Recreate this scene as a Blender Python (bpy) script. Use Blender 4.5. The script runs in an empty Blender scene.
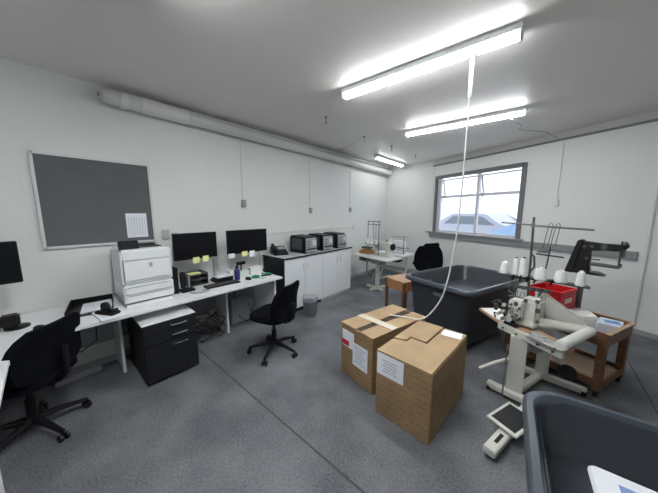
import bpy, bmesh, math, random
from mathutils import Vector, Matrix
random.seed(7)
PI = math.pi
C = bpy.context.scene.collection

# ------------------------------------------------------------------ materials
MATS = {}
def mat(name, rgb, rough=.5, metal=0., bump=0., bscale=60., var=0., vscale=8., spec=None, alpha=1., trans=0., emit=None, estr=0.):
    if name in MATS: return MATS[name]
    m = bpy.data.materials.new(name); m.use_nodes = True
    nt = m.node_tree; N = nt.nodes; L = nt.links
    b = N['Principled BSDF']
    b.inputs['Base Color'].default_value = (*rgb, 1)
    b.inputs['Roughness'].default_value = rough
    b.inputs['Metallic'].default_value = metal
    if spec is not None: b.inputs['Specular IOR Level'].default_value = spec
    b.inputs['Alpha'].default_value = alpha
    b.inputs['Transmission Weight'].default_value = trans
    if emit:
        b.inputs['Emission Color'].default_value = (*emit, 1); b.inputs['Emission Strength'].default_value = estr
    tc = N.new('ShaderNodeTexCoord')
    n = N.new('ShaderNodeTexNoise'); n.inputs['Scale'].default_value = vscale; n.inputs['Detail'].default_value = 4
    L.new(tc.outputs['Object'], n.inputs['Vector'])
    if var > 0:
        mx = N.new('ShaderNodeMix'); mx.data_type = 'RGBA'
        mx.inputs[6].default_value = (*[c*(1-var) for c in rgb], 1)
        mx.inputs[7].default_value = (*[min(1, c*(1+var)) for c in rgb], 1)
        L.new(n.outputs['Fac'], mx.inputs[0]); L.new(mx.outputs[2], b.inputs['Base Color'])
    if bump > 0:
        n2 = N.new('ShaderNodeTexNoise'); n2.inputs['Scale'].default_value = bscale
        L.new(tc.outputs['Object'], n2.inputs['Vector'])
        bp = N.new('ShaderNodeBump'); bp.inputs['Strength'].default_value = bump; bp.inputs['Distance'].default_value = .01
        L.new(n2.outputs['Fac'], bp.inputs['Height']); L.new(bp.outputs[0], b.inputs['Normal'])
    MATS[name] = m
    return m

def wall_mat():
    m = mat('painted_block_wall', (.72, .735, .72), .6, var=.03, vscale=1.5)
    nt = m.node_tree; N = nt.nodes; L = nt.links; b = N['Principled BSDF']
    tc = N.new('ShaderNodeTexCoord'); mp = N.new('ShaderNodeMapping')
    # block courses in the wall's own plane (its local x along, z up)
    sep = N.new('ShaderNodeSeparateXYZ'); com = N.new('ShaderNodeCombineXYZ')
    L.new(tc.outputs['Object'], sep.inputs[0]); L.new(sep.outputs['X'], com.inputs['X']); L.new(sep.outputs['Z'], com.inputs['Y'])
    br = N.new('ShaderNodeTexBrick'); L.new(com.outputs[0], br.inputs['Vector'])
    br.inputs['Scale'].default_value = 1; br.inputs['Brick Width'].default_value = .4; br.inputs['Row Height'].default_value = .2
    br.inputs['Mortar Size'].default_value = .006; br.inputs['Mortar Smooth'].default_value = .6
    bp = N.new('ShaderNodeBump'); bp.inputs['Strength'].default_value = .18; bp.inputs['Distance'].default_value = .004; bp.invert = True
    L.new(br.outputs['Fac'], bp.inputs['Height']); L.new(bp.outputs[0], b.inputs['Normal'])
    return m

def floor_mat():
    m = mat('blue_grey_carpet', (.135, .142, .155), .93, var=.0)
    nt = m.node_tree; N = nt.nodes; L = nt.links; b = N['Principled BSDF']
    tc = N.new('ShaderNodeTexCoord')
    n1 = N.new('ShaderNodeTexNoise'); n1.inputs['Scale'].default_value = 70; n1.inputs['Detail'].default_value = 5
    n2 = N.new('ShaderNodeTexNoise'); n2.inputs['Scale'].default_value = 2.2; n2.inputs['Detail'].default_value = 6
    for n in (n1, n2): L.new(tc.outputs['Object'], n.inputs['Vector'])
    ad = N.new('ShaderNodeMath'); ad.operation = 'MULTIPLY_ADD'; ad.inputs[1].default_value = .55
    L.new(n2.outputs['Fac'], ad.inputs[0]); 
    m2 = N.new('ShaderNodeMath'); m2.operation = 'MULTIPLY'; m2.inputs[1].default_value = .45
    L.new(n1.outputs['Fac'], m2.inputs[0]); L.new(m2.outputs[0], ad.inputs[2])
    cr = N.new('ShaderNodeValToRGB'); L.new(ad.outputs[0], cr.inputs[0])
    cr.color_ramp.elements[0].position = .38; cr.color_ramp.elements[0].color = (.078, .083, .093, 1)
    cr.color_ramp.elements[1].position = .68; cr.color_ramp.elements[1].color = (.205, .211, .224, 1)
    # carpet seams: a cross seam every 3.05 m in Y and strips 1.87 m wide in X
    sep = N.new('ShaderNodeSeparateXYZ'); L.new(tc.outputs['Object'], sep.inputs[0])
    def seam(sock, off, per, w=.006):
        a = N.new('ShaderNodeMath'); a.operation = 'ADD'; a.inputs[1].default_value = -off + 50*per + per/2; L.new(sock, a.inputs[0])
        f = N.new('ShaderNodeMath'); f.operation = 'MODULO'; f.inputs[1].default_value = per; L.new(a.outputs[0], f.inputs[0])
        s = N.new('ShaderNodeMath'); s.operation = 'SUBTRACT'; s.inputs[1].default_value = per/2; L.new(f.outputs[0], s.inputs[0])
        ab = N.new('ShaderNodeMath'); ab.operation = 'ABSOLUTE'; L.new(s.outputs[0], ab.inputs[0])
        lt = N.new('ShaderNodeMath'); lt.operation = 'LESS_THAN'; lt.inputs[1].default_value = w; L.new(ab.outputs[0], lt.inputs[0])
        return lt.outputs[0]
    mxm = N.new('ShaderNodeMath'); mxm.operation = 'MAXIMUM'
    L.new(seam(sep.outputs['Y'], 1.08, 3.6, .007), mxm.inputs[0]); L.new(seam(sep.outputs['X'], .855, 9.0), mxm.inputs[1])
    mx = N.new('ShaderNodeMix'); mx.data_type = 'RGBA'; mx.inputs[7].default_value = (.055, .058, .064, 1)
    L.new(mxm.outputs[0], mx.inputs[0]); L.new(cr.outputs[0], mx.inputs[6]); L.new(mx.outputs[2], b.inputs['Base Color'])
    bp = N.new('ShaderNodeBump'); bp.inputs['Strength'].default_value = .35; bp.inputs['Distance'].default_value = .004
    L.new(n1.outputs['Fac'], bp.inputs['Height']); L.new(bp.outputs[0], b.inputs['Normal'])
    return m

def wood_mat(name, c1, c2, rough=.5):
    m = mat(name, c1, rough)
    nt = m.node_tree; N = nt.nodes; L = nt.links; b = N['Principled BSDF']
    tc = N.new('ShaderNodeTexCoord'); mp = N.new('ShaderNodeMapping'); mp.inputs['Scale'].default_value = (2.5, 24, 24)
    L.new(tc.outputs['Object'], mp.inputs[0])
    n = N.new('ShaderNodeTexNoise'); n.inputs['Scale'].default_value = 1.6; n.inputs['Detail'].default_value = 6; L.new(mp.outputs[0], n.inputs['Vector'])
    cr = N.new('ShaderNodeValToRGB'); cr.color_ramp.elements[0].position = .35; cr.color_ramp.elements[1].position = .7
    cr.color_ramp.elements[0].color = (*c1, 1); cr.color_ramp.elements[1].color = (*c2, 1)
    L.new(n.outputs['Fac'], cr.inputs[0]); L.new(cr.outputs[0], b.inputs['Base Color'])
    return m

def card_mat(name, base, ink):
    """corrugated cardboard with faint printed rows of text on it"""
    m = mat(name, base, .8)
    nt = m.node_tree; N = nt.nodes; L = nt.links; b = N['Principled BSDF']
    tc = N.new('ShaderNodeTexCoord')
    n = N.new('ShaderNodeTexNoise'); n.inputs['Scale'].default_value = 5; n.inputs['Detail'].default_value = 5; L.new(tc.outputs['Object'], n.inputs['Vector'])
    mp = N.new('ShaderNodeMapping'); mp.inputs['Scale'].default_value = (28, 28, 20); L.new(tc.outputs['Object'], mp.inputs[0])
    n2 = N.new('ShaderNodeTexNoise'); n2.inputs['Scale'].default_value = 1.5; n2.inputs['Detail'].default_value = 1; L.new(mp.outputs[0], n2.inputs['Vector'])
    sep = N.new('ShaderNodeSeparateXYZ'); L.new(tc.outputs['Object'], sep.inputs[0])
    w = N.new('ShaderNodeMath'); w.operation = 'MODULO'; w.inputs[1].default_value = .052; L.new(sep.outputs['Z'], w.inputs[0])
    lt = N.new('ShaderNodeMath'); lt.operation = 'LESS_THAN'; lt.inputs[1].default_value = .013; L.new(w.outputs[0], lt.inputs[0])
    gt = N.new('ShaderNodeMath'); gt.operation = 'GREATER_THAN'; gt.inputs[1].default_value = .50; L.new(n2.outputs['Fac'], gt.inputs[0])
    mu = N.new('ShaderNodeMath'); mu.operation = 'MULTIPLY'; L.new(lt.outputs[0], mu.inputs[0]); L.new(gt.outputs[0], mu.inputs[1])
    mu2 = N.new('ShaderNodeMath'); mu2.operation = 'MULTIPLY'; mu2.inputs[1].default_value = .38; L.new(mu.outputs[0], mu2.inputs[0])
    cr = N.new('ShaderNodeValToRGB'); cr.color_ramp.elements[0].position = .3; cr.color_ramp.elements[1].position = .7
    cr.color_ramp.elements[0].color = (*[c*.84 for c in base], 1); cr.color_ramp.elements[1].color = (*[c*1.14 for c in base], 1)
    L.new(n.outputs['Fac'], cr.inputs[0])
    mx = N.new('ShaderNodeMix'); mx.data_type = 'RGBA'; mx.inputs[7].default_value = (*ink, 1)
    L.new(mu2.outputs[0], mx.inputs[0]); L.new(cr.outputs[0], mx.inputs[6]); L.new(mx.outputs[2], b.inputs['Base Color'])
    return m

WALL = wall_mat(); FLOOR = floor_mat()
CEIL = mat('ceiling_paint', (.76, .74, .715), .35, var=.02, vscale=2)
DESKW = mat('white_laminate', (.80, .81, .82), .35)
CABW = mat('cabinet_white', (.70, .73, .76), .45)
CHAR = mat('charcoal_board', (.012, .013, .016), .5, spec=.3)
BLK = mat('black_plastic', (.007, .007, .009), .45, spec=.3)
BLKG = mat('black_gloss', (.003, .0035, .006), .35, spec=.25)
FAB = mat('black_fabric', (.004, .0045, .007), .98, spec=.1, bump=.3, bscale=300)
PRW = mat('printer_white', (.78, .80, .81), .4)
PRG = mat('printer_seam_grey', (.40, .42, .44), .5)
SIL = mat('brushed_aluminium', (.62, .63, .64), .35, .8)
CHROME = mat('chrome', (.75, .76, .78), .18, 1.)
GREYM = mat('grey_metal', (.22, .225, .23), .4, .6)
DGREY = mat('dark_grey_plastic', (.06, .063, .07), .5)
MGREY = mat('mid_grey_plastic', (.30, .31, .33), .5)
FELT = mat('pinboard_felt', (.125, .132, .138), .95, var=.1, vscale=4, bump=.2, bscale=200)
PAPER = mat('paper_white', (.82, .84, .90), .7)
INK = mat('printed_ink', (.28, .30, .36), .7)
DINK = mat('dark_ink', (.05, .05, .06), .7)
REDINK = mat('red_print', (.55, .03, .05), .6)
YEL = mat('yellow_note', (.80, .80, .34), .7)
NAVY = mat('navy_bottle', (.03, .03, .16), .3)
GREEN = mat('green_plastic', (.02, .28, .15), .4)
PALEG = mat('pale_green_card', (.60, .68, .60), .7)
TUB = mat('slate_moulded_plastic', (.033, .038, .048), .38, bump=.08, bscale=250, var=.1, vscale=6)
TUBR = mat('slate_moulded_plastic_rim', (.050, .064, .082), .28)
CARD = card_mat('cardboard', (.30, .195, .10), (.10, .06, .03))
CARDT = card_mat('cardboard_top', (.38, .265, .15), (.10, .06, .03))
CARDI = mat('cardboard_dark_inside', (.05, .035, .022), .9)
WOODD = wood_mat('brown_stained_wood', (.085, .036, .016), (.19, .09, .042))
WOODL = wood_mat('light_plywood', (.36, .22, .13), (.52, .35, .23))
WOODO = wood_mat('orange_wood', (.34, .14, .045), (.46, .21, .08))
CREAM = mat('cream_enamel', (.56, .56, .51), .38, var=.05, vscale=5)
CREAM2 = mat('grey_enamel', (.33, .34, .33), .4, var=.06, vscale=6)
THREAD = mat('white_thread', (.82, .83, .82), .85, bump=.5, bscale=400)
RED = mat('red_plastic', (.55, .008, .015), .45)
OLDM = mat('dark_machine_enamel', (.008, .0085, .008), .35, var=.3, vscale=15)
STEEL = mat('worn_steel', (.13, .13, .125), .4, .7)
RAIL = mat('grey_trunking', (.24, .255, .26), .5)
FRAME = mat('window_grey_frame', (.15, .155, .165), .5)
FRAMEW = mat('window_white_frame', (.62, .62, .68), .5)
PIPE = mat('painted_duct', (.60, .61, .60), .45)
WCORD = mat('white_cord', (.72, .73, .72), .45)
BCORD = mat('black_cord', (.01, .01, .012), .5)
TUBE = mat('fluorescent_tube', (.9, .95, 1), .3, emit=(.96, .985, 1.0), estr=48)
FITT = mat('light_fitting', (.62, .64, .65), .4)
SKIRT = mat('skirting', (.34, .36, .37), .6)
BLUEP = mat('blue_print', (.10, .28, .62), .5)
TAPE = mat('packing_tape', (.62, .56, .44), .25)
CARW = mat('car_silver_paint', (.24, .26, .31), .3)
CARB = mat('car_pale_blue_paint', (.17, .27, .42), .2)
CARG = mat('car_window_glass', (.07, .09, .12), .1)
ASPH = mat('pale_concrete_yard', (.45, .45, .45), .9)
FACADE = mat('pale_facade', (.78, .79, .82), .8)
GLASS = None
def glass():
    m = bpy.data.materials.new('window_glass'); m.use_nodes = True
    nt = m.node_tree; nt.nodes.clear()
    o = nt.nodes.new('ShaderNodeOutputMaterial'); t = nt.nodes.new('ShaderNodeBsdfTransparent'); g = nt.nodes.new('ShaderNodeBsdfGlossy')
    t.inputs[0].default_value = (.95, .97, 1, 1); g.inputs['Roughness'].default_value = .02
    mx = nt.nodes.new('ShaderNodeMixShader'); mx.inputs[0].default_value = .06
    nt.links.new(t.outputs[0], mx.inputs[1]); nt.links.new(g.outputs[0], mx.inputs[2]); nt.links.new(mx.outputs[0], o.inputs[0])
    return m
GLASS = glass()

# ------------------------------------------------------------------ mesh builder
class MB:
    def __init__(s): s.bm = bmesh.new()
    def _mark(s, before, mi):
        for f in s.bm.faces:
            if f not in before: f.material_index = mi
    def box(s, c, d, rz=0, bev=0, rx=0, ry=0, mi=0, taper=None, seg=2):
        before = set(s.bm.faces)
        r = bmesh.ops.create_cube(s.bm, size=1)
        vs = r['verts']
        for v in vs:
            v.co = Vector((v.co.x*d[0], v.co.y*d[1], v.co.z*d[2]))
            if taper and v.co.z < 0: v.co.x *= taper; v.co.y *= taper
        if bev:
            es = list({e for v in vs for e in v.link_edges})
            r2 = bmesh.ops.bevel(s.bm, geom=es, offset=bev, segments=seg, affect='EDGES', clamp_overlap=True)
            vs = list({v for f in s.bm.faces if f not in before for v in f.verts})
        M = Matrix.Translation(c) @ Matrix.Rotation(rz, 4, 'Z') @ Matrix.Rotation(ry, 4, 'Y') @ Matrix.Rotation(rx, 4, 'X')
        bmesh.ops.transform(s.bm, matrix=M, verts=vs)
        s._mark(before, mi); return s
    def cyl(s, p0, p1, r0, r1=None, n=16, mi=0, cap=True):
        before = set(s.bm.faces)
        p0 = Vector(p0); p1 = Vector(p1); d = p1-p0
        r1 = r0 if r1 is None else r1
        r = bmesh.ops.create_cone(s.bm, cap_ends=cap, segments=n, radius1=r0, radius2=r1, depth=d.length)
        M = Matrix.Translation((p0+p1)/2) @ d.to_track_quat('Z', 'Y').to_matrix().to_4x4()
        bmesh.ops.transform(s.bm, matrix=M, verts=r['verts'])
        s._mark(before, mi); return s
    def tube(s, pts, r, n=8, mi=0, closed=False):
        pts = [Vector(p) for p in pts]; K = len(pts); rings = []
        up = Vector((0, 0, 1)); prev = None
        for i, p in enumerate(pts):
            a = pts[(i-1) % K] if (i > 0 or closed) else p
            b = pts[(i+1) % K] if (i < K-1 or closed) else p
            t = (b-a).normalized()
            if prev is None:
                q = t.cross(up)
                if q.length < 1e-3: q = t.cross(Vector((1, 0, 0)))
                q.normalize()
            else:
                q = prev - t*prev.dot(t); q.normalize()
            prev = q; w = t.cross(q)
            rr = r[i] if isinstance(r, (list, tuple)) else r
            rings.append([s.bm.verts.new(p + q*rr*math.cos(2*PI*k/n) + w*rr*math.sin(2*PI*k/n)) for k in range(n)])
        M = K if closed else K-1
        for i in range(M):
            A = rings[i]; B = rings[(i+1) % K]
            for k in range(n):
                f = s.bm.faces.new((A[k], A[(k+1) % n], B[(k+1) % n], B[k])); f.material_index = mi
        if not closed:
            s.bm.faces.new(rings[0][::-1]).material_index = mi; s.bm.faces.new(rings[-1]).material_index = mi
        return s
    def lathe(s, prof, c=(0, 0, 0), n=24, mi=0, axis='Z'):
        rings = []
        for (r, z) in prof:
            ring = []
            for k in range(n):
                a = 2*PI*k/n; x, y = r*math.cos(a), r*math.sin(a)
                co = (x, y, z) if axis == 'Z' else ((z, x, y) if axis == 'X' else (y, z, x))
                ring.append(s.bm.verts.new(Vector(c)+Vector(co)))
            rings.append(ring)
        for A, B in zip(rings, rings[1:]):
            for k in range(n):
                s.bm.faces.new((A[k], A[(k+1) % n], B[(k+1) % n], B[k])).material_index = mi
        s.bm.faces.new(rings[0][::-1]).material_index = mi; s.bm.faces.new(rings[-1]).material_index = mi
        return s
    def prism(s, poly, lo, hi, axis='Z', mi=0, bev=0):
        """poly: 2-D outline; extruded between lo and hi along axis"""
        before = set(s.bm.faces)
        def P(a, b, t):
            return Vector((a, b, t)) if axis == 'Z' else (Vector((a, t, b)) if axis == 'Y' else Vector((t, a, b)))
        A = [s.bm.verts.new(P(a, b, lo)) for a, b in poly]; B = [s.bm.verts.new(P(a, b, hi)) for a, b in poly]
        s.bm.faces.new(A[::-1]); s.bm.faces.new(B)
        K = len(poly)
        for i in range(K): s.bm.faces.new((A[i], A[(i+1) % K], B[(i+1) % K], B[i]))
        if bev:
            es = list({e for f in s.bm.faces if f not in before for e in f.edges})
            bmesh.ops.bevel(s.bm, geom=es, offset=bev, segments=2, affect='EDGES', clamp_overlap=True)
        s._mark(before, mi); return s
    def loft(s, sections, mi=0, cap0=True, cap1=True):
        rings = [[s.bm.verts.new(Vector(p)) for p in sec] for sec in sections]
        n = len(rings[0])
        for A, B in zip(rings, rings[1:]):
            for k in range(n): s.bm.faces.new((A[k], A[(k+1) % n], B[(k+1) % n], B[k])).material_index = mi
        if cap0: s.bm.faces.new(rings[0][::-1]).material_index = mi
        if cap1: s.bm.faces.new(rings[-1]).material_index = mi
        return s
    def build(s, name, m, parent=None, smooth=False, loc=None, rz=0, rx=0, ry=0):
        bmesh.ops.recalc_face_normals(s.bm, faces=s.bm.faces)
        me = bpy.data.meshes.new(name); s.bm.to_mesh(me); s.bm.free()
        for mm in (m if isinstance(m, (list, tuple)) else [m]): me.materials.append(mm)
        if smooth:
            for p in me.polygons: p.use_smooth = True
            me.set_sharp_from_angle(angle=math.radians(40))
        o = bpy.data.objects.new(name, me); C.objects.link(o)
        if parent: o.parent = parent
        if loc: o.location = loc
        o.rotation_euler = (rx, ry, rz)
        return o

def rrect(w, h, r, n=5, cx=0, cy=0):
    pts = []
    for (sx, sy, a0) in ((1, 1, 0), (-1, 1, PI/2), (-1, -1, PI), (1, -1, 3*PI/2)):
        for i in range(n+1):
            a = a0 + PI/2*i/n
            pts.append((cx+sx*(w/2-r)+r*math.cos(a), cy+sy*(h/2-r)+r*math.sin(a)))
    return pts

def tag(o, label=None, cat=None, group=None, kind=None):
    if label: o['label'] = label
    if cat: o['category'] = cat
    if group: o['group'] = group
    if kind: o['kind'] = kind
    return o
def thing(name, label, cat, loc=(0, 0, 0), rz=0, group=None):
    o = bpy.data.objects.new(name, None); C.objects.link(o); o.empty_display_size = .1
    o.location = loc; o.rotation_euler = (0, 0, rz)
    return tag(o, label, cat, group)
def struct(o): o['kind'] = 'structure'; return o
def dup(root, loc, rz, label, group=None):
    kids = {}
    for x in bpy.data.objects: kids.setdefault(x.parent, []).append(x)
    def cp(o, parent):
        c = o.copy(); C.objects.link(c)
        if parent: c.parent = parent
        for k in kids.get(o, []): cp(k, c)
        return c
    r = cp(root, None); r.location = loc; r.rotation_euler = (0, 0, rz); r['label'] = label
    if group: r['group'] = group
    return r

# ------------------------------------------------------------------ the room
LX = -3.52; BY = 6.65; FY = -1.7; RX = 2.0; CZ = 2.92
W0 = Vector((-2.24, 6.65, 0)); WA = math.atan2(-.45, 1)      # skewed window wall
WU = Vector((math.cos(WA), math.sin(WA), 0)); WN = Vector((-WU.y, WU.x, 0))   # WN points outward
WL = (RX-W0.x)/WU.x
WE = W0 + WU*WL
T = .15
def wpt(s, d, z): return W0 + WU*s + WN*d + Vector((0, 0, z))
out = [(LX-T, FY-T), (RX+T, FY-T), (RX+T, WE.y+T*.6), (W0.x+.05, BY+T), (LX-T, BY+T)]
b = MB(); b.prism(out, -.1, 0); struct(b.build('floor', FLOOR))
b = MB(); b.prism(out, CZ, CZ+.1); struct(b.build('ceiling', CEIL))
b = MB(); b.box(((BY-FY)/2, T/2, CZ/2), (BY-FY+2*T, T, CZ)); struct(b.build('wall_left', WALL, loc=(LX, FY, 0), rz=PI/2))
b = MB(); b.box(((W0.x-LX)/2, T/2, CZ/2), (W0.x-LX, T, CZ)); struct(b.build('wall_back', WALL, loc=(LX, BY, 0)))
b = MB(); b.box(((WE.y-FY)/2, -T/2, CZ/2), (WE.y-FY, T, CZ)); struct(b.build('wall_right', WALL, loc=(RX, FY, 0), rz=PI/2))
b = MB(); b.box(((RX-LX)/2, -T/2, CZ/2), (RX-LX, T, CZ)); struct(b.build('wall_front', WALL, loc=(LX, FY, 0)))
# window wall with its opening
ws0, ws1, wz0, wz1 = .12, 2.08, 1.14, 2.50
b = MB()
b.box((ws0/2, T/2, CZ/2), (ws0, T, CZ)); b.box(((ws1+WL)/2, T/2, CZ/2), (WL-ws1, T, CZ))
b.box(((ws0+ws1)/2, T/2, wz0/2), (ws1-ws0, T, wz0)); b.box(((ws0+ws1)/2, T/2, (wz1+CZ)/2), (ws1-ws0, T, CZ-wz1))
struct(b.build('wall_window', WALL, loc=W0, rz=WA))
# window
wroot = bpy.data.objects.new('window_1', None); C.objects.link(wroot); wroot.location = W0; wroot.rotation_euler = (0, 0, WA); struct(wroot)
b = MB(); fw = .05
for s0, s1, z0, z1 in ((ws0-.03, ws0+.005, wz0, wz1+.03), (ws1-fw+.01, ws1+.04, wz0-.02, wz1+.03), (ws0, ws1, wz1-.03, wz1+.04)):
    b.box(((s0+s1)/2, .045, (z0+z1)/2), (s1-s0, .13, z1-z0))
b.build('window_frame', FRAME, wroot)
b = MB()
mull = 1.18
b.box((ws0+.055, .075, (wz0+wz1)/2), (.11, .05, wz1-wz0)); b.box((ws1-.06, .085, (wz0+wz1)/2), (.05, .04, wz1-wz0))
b.box((mull, .085, (wz0+wz1)/2), (.06, .045, wz1-wz0))
b.box(((ws0+ws1)/2, .085, wz0+.03), (ws1-ws0, .045, .06)); b.box(((ws0+ws1)/2, .085, 2.02), (ws1-ws0, .05, .055))
b.build('sash', FRAMEW, wroot)
for s0, s1 in ((ws0+.11, mull-.03), (mull+.03, ws1-.08)):
    # upper vents, hinged at the top and pushed out at the foot, and the lower fixed lights
    b = MB(); w = s1-s0
    for x in (0, w): b.box((x, 0, -.2), (.03, .025, .42))
    for z in (0, -.41): b.box((w/2, 0, z), (w, .025, .03))
    v = b.build('vent_sash', FRAMEW, wroot, loc=(s0, .12, wz1-.07), rx=math.radians(14))
    b = MB(); b.box((w/2, 0, -.2), (w, .004, .40)); b.build('pane', GLASS, v)
    b = MB(); b.box(((s0+s1)/2, .085, (wz0+2.02)/2), (w, .004, 2.02-wz0)); b.build('pane', GLASS, wroot)
    b = MB(); b.tube([(s0+.08, .05, 2.04), (s0+.10, .03, 1.98), (s0+.06, .03, 1.9)], .008); b.tube([(s0+.05, .06, 2.42), (s0+.09, .04, 2.2), (s0+.09, .07, 2.06)], .006)
    b.build('window_stay', FRAME, wroot)
b = MB(); b.box((ws1/2+.0, -.02, wz0-.005), (ws1+.2, .10, .03)); b.build('window_sill', RAIL, wroot)
# dado rail, picture trim, corner strips
b = MB(); b.box((1.775, -.02, 1.065), (3.55, .04, .11)); struct(b.build('trim_1', RAIL, loc=W0, rz=WA))
b = MB(); b.box((WL/2, -.012, 2.80), (WL, .025, .03)); struct(b.build('trim_2', FRAME, loc=W0, rz=WA))
b = MB(); b.box((WL/2, -.006, 2.868), (WL, .012, .105)); struct(b.build('trim_3', mat('soffit_paint', (.50, .50, .48), .5), loc=W0, rz=WA))
b = MB(); b.box((WL/2, -.006, .035), (WL, .012, .07)); struct(b.build('baseboard_window', SKIRT, loc=W0, rz=WA))
b = MB(); b.box((LX+.006, (BY+FY)/2, .035), (.012, BY-FY, .07)); struct(b.build('baseboard_left', SKIRT))
b = MB(); b.box(((LX+W0.x)/2, BY-.006, .035), (W0.x-LX-.03, .012, .07)); struct(b.build('baseboard_back', SKIRT))
b = MB(); b.box((0, -.008, 1.4), (.03, .016, 2.75)); struct(b.build('trim_4', WALL, loc=wpt(.02, 0, 0), rz=WA))

# conduits on the window wall
b = MB(); b.tube([(0, -.012, 2.785), (.0, -.012, 1.86)], .009); b.box((0, -.02, 1.80), (.07, .04, .11), bev=.005)
tag(b.build('cable_conduit', WCORD, loc=wpt(2.60, 0, 0), rz=WA), 'thin white conduit dropping down the window wall right of the window', 'conduit')
b = MB(); b.tube([(0, -.016, 2.785), (0, -.016, .07)], .014)
tag(b.build('cable_conduit', WCORD, loc=wpt(3.62, 0, 0), rz=WA), 'white vertical conduit at the right end of the grey wall rail', 'conduit')

# ceiling duct and conduit on the left wall
duct = thing('wall_duct', 'fat white painted duct running under the ceiling along the left wall', 'duct', (LX+.10, .55, 2.80))
b = MB(); b.cyl((0, .0, 0), (0, 6.02, -.06), .072, .072, n=24); b.build('duct_pipe', PIPE, duct, smooth=True)
for y0, y1, zz in ((.1, .16, 0), (.28, .74, 0), (5.9, 6.04, -.058)):
    b = MB(); b.cyl((0, y0, zz), (0, y1, zz-.003), .082, n=24)
    b.build('duct_sleeve', mat('duct_sleeve_paint', (.68, .68, .67), .4), duct, smooth=True)
b = MB(); b.lathe([(.0705, 0), (.065, -.035), (.04, -.055), (.006, -.06)], axis='Y', n=24); b.build('end_cap', PIPE, duct, smooth=True)
b = MB(); b.lathe([(.02, -.056), (.02, -.068), (.004, -.068)], axis='Y', n=12); b.build('cap_nozzle', mat('pinkish_plug', (.30, .27, .26), .5), duct)
b = MB(); b.cyl((0, .7, 0), (0, 6.0, 0), .028, n=16)
tag(b.build('ceiling_pipe', PIPE, loc=(LX+.035, .55, 2.886), smooth=True), 'thin white pipe in the ceiling corner above the fat duct', 'pipe')

# drops on the left wall, each with its box
def drop(y, ztop, zbox, label, dx=0):
    t = thing('wall_conduit', label, 'conduit', (LX, y, zbox), 0, None)
    b = MB(); b.box((.007, 0, (ztop-zbox)/2+.04), (.014, .026, ztop-zbox-.08)); b.build('conduit', WALL, t)
    b = MB(); b.box((.018, 0, 0), (.036, .07, .11), bev=.006); b.build('switch_box', MGREY, t)
drop(2.05, 2.70, 1.78, 'slim wall conduit with a switch box between pinboard and dark monitors')
drop(3.49, 2.69, 1.68, 'slim wall conduit ending in a switch box above the nearest black label printer')
drop(4.82, 2.68, 1.70, 'slim wall conduit with switch box above the far end of the white cabinets')
b = MB(); b.box((.008, 2.2, 0), (.016, 3.2, .022)); b.box((.012, 3.8, -.01), (.03, .07, .10))
tag(b.build('surface_trunking', WALL, loc=(LX, 1.2, 1.295)), 'narrow white trunking strip running along the left wall above desk and cabinets', 'trunking')

# fluorescent lights
def tube_mats(e):
    k = 'tube_%d' % e
    return [mat(k+'_face', (.9, .93, .95), .3, emit=(.96, .985, 1.0), estr=e), mat(k+'_side', (.9, .93, .95), .3, emit=(.96, .985, 1.0), estr=e*.22)]
def light(loc, rz, L, label, e=48):
    t = thing('tube_light', label, 'ceiling light', loc, rz, 'fluorescent tube lights')
    b = MB(); b.box((0, 0, .005), (L, .11, .04), bev=.006); b.build('light_body', FITT, t)
    for sx in (-1, 1):
        b = MB(); b.box((sx*(L/2-.008), 0, -.035), (.016, .085, .045), bev=.004)
        b.build('end_holder', FITT, t)
    b = MB(); b.prism([(-.040, -.014), (-.040, -.036), (.040, -.036), (.040, -.014)], -L/2+.017, L/2-.017, axis='X', mi=1)
    b.prism([(-.040, -.0361), (-.030, -.052), (.030, -.052), (.040, -.0361)], -L/2+.017, L/2-.017, axis='X'); b.build('tube', tube_mats(e), t)
light((-.975, 2.265, CZ-.025), math.radians(2.5), 1.50, 'long lit tube light nearest the camera, with the white cord hanging from it', 58)
light((-1.03, 3.98, CZ-.025), math.radians(4.0), 1.50, 'long lit tube light on the ceiling nearest the window', 44)
light((-2.98, 5.72, CZ-.025), PI/2, 1.40, 'small far lit tube light running along the left wall above the duct end', 14)
light((-.93, .47, CZ-.025), 0, 1.50, 'tube light just above the top edge of the picture', 80)
# small ceiling fixings
for x, y, l in ((-2.42, 3.70, 'small dark ceiling hook with a wire, midway along the left side of the ceiling'), (-2.35, 2.65, 'small dark ceiling hook nearest the camera, alone on the bare ceiling'),
             (-2.375, 4.6, 'small dark ceiling hook beside the end of the far tube light'), (-2.30, 5.6, 'small dark ceiling hook nearest the back wall corner')):
    b = MB(); b.lathe([(.018, 0), (.018, -.012), (.006, -.02), (.005, -.06)], n=12); b.tube([(0, 0, -.05), (.02, 0, -.07), (0, 0, -.09), (-.018, 0, -.075)], .005)
    tag(b.build('ceiling_hook', FRAME, loc=(x, y, CZ)), l, 'hook')
b = MB(); b.tube([(0, 0, 0), (-.3, .15, -.02), (-.85, .42, -.01), (-1.0, .5, -.04)], .004)
tag(b.build('ceiling_wire', MGREY, loc=(-2.43, 3.70, CZ-.02)), 'thin wire from a ceiling hook to the duct on the left wall', 'wire')
b = MB(); b.tube([(0, 0, 0), (.12, .06, -.05), (.2, .35, -.06), (.15, .75, -.02), (.45, 1.2, -.01), (.62, 1.42, -.1)], .005)
tag(b.build('ceiling_wire', MGREY, loc=(-.55, 4.02, CZ-.04)), 'thin wire looping from the second tube light to the window wall', 'wire')
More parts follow.
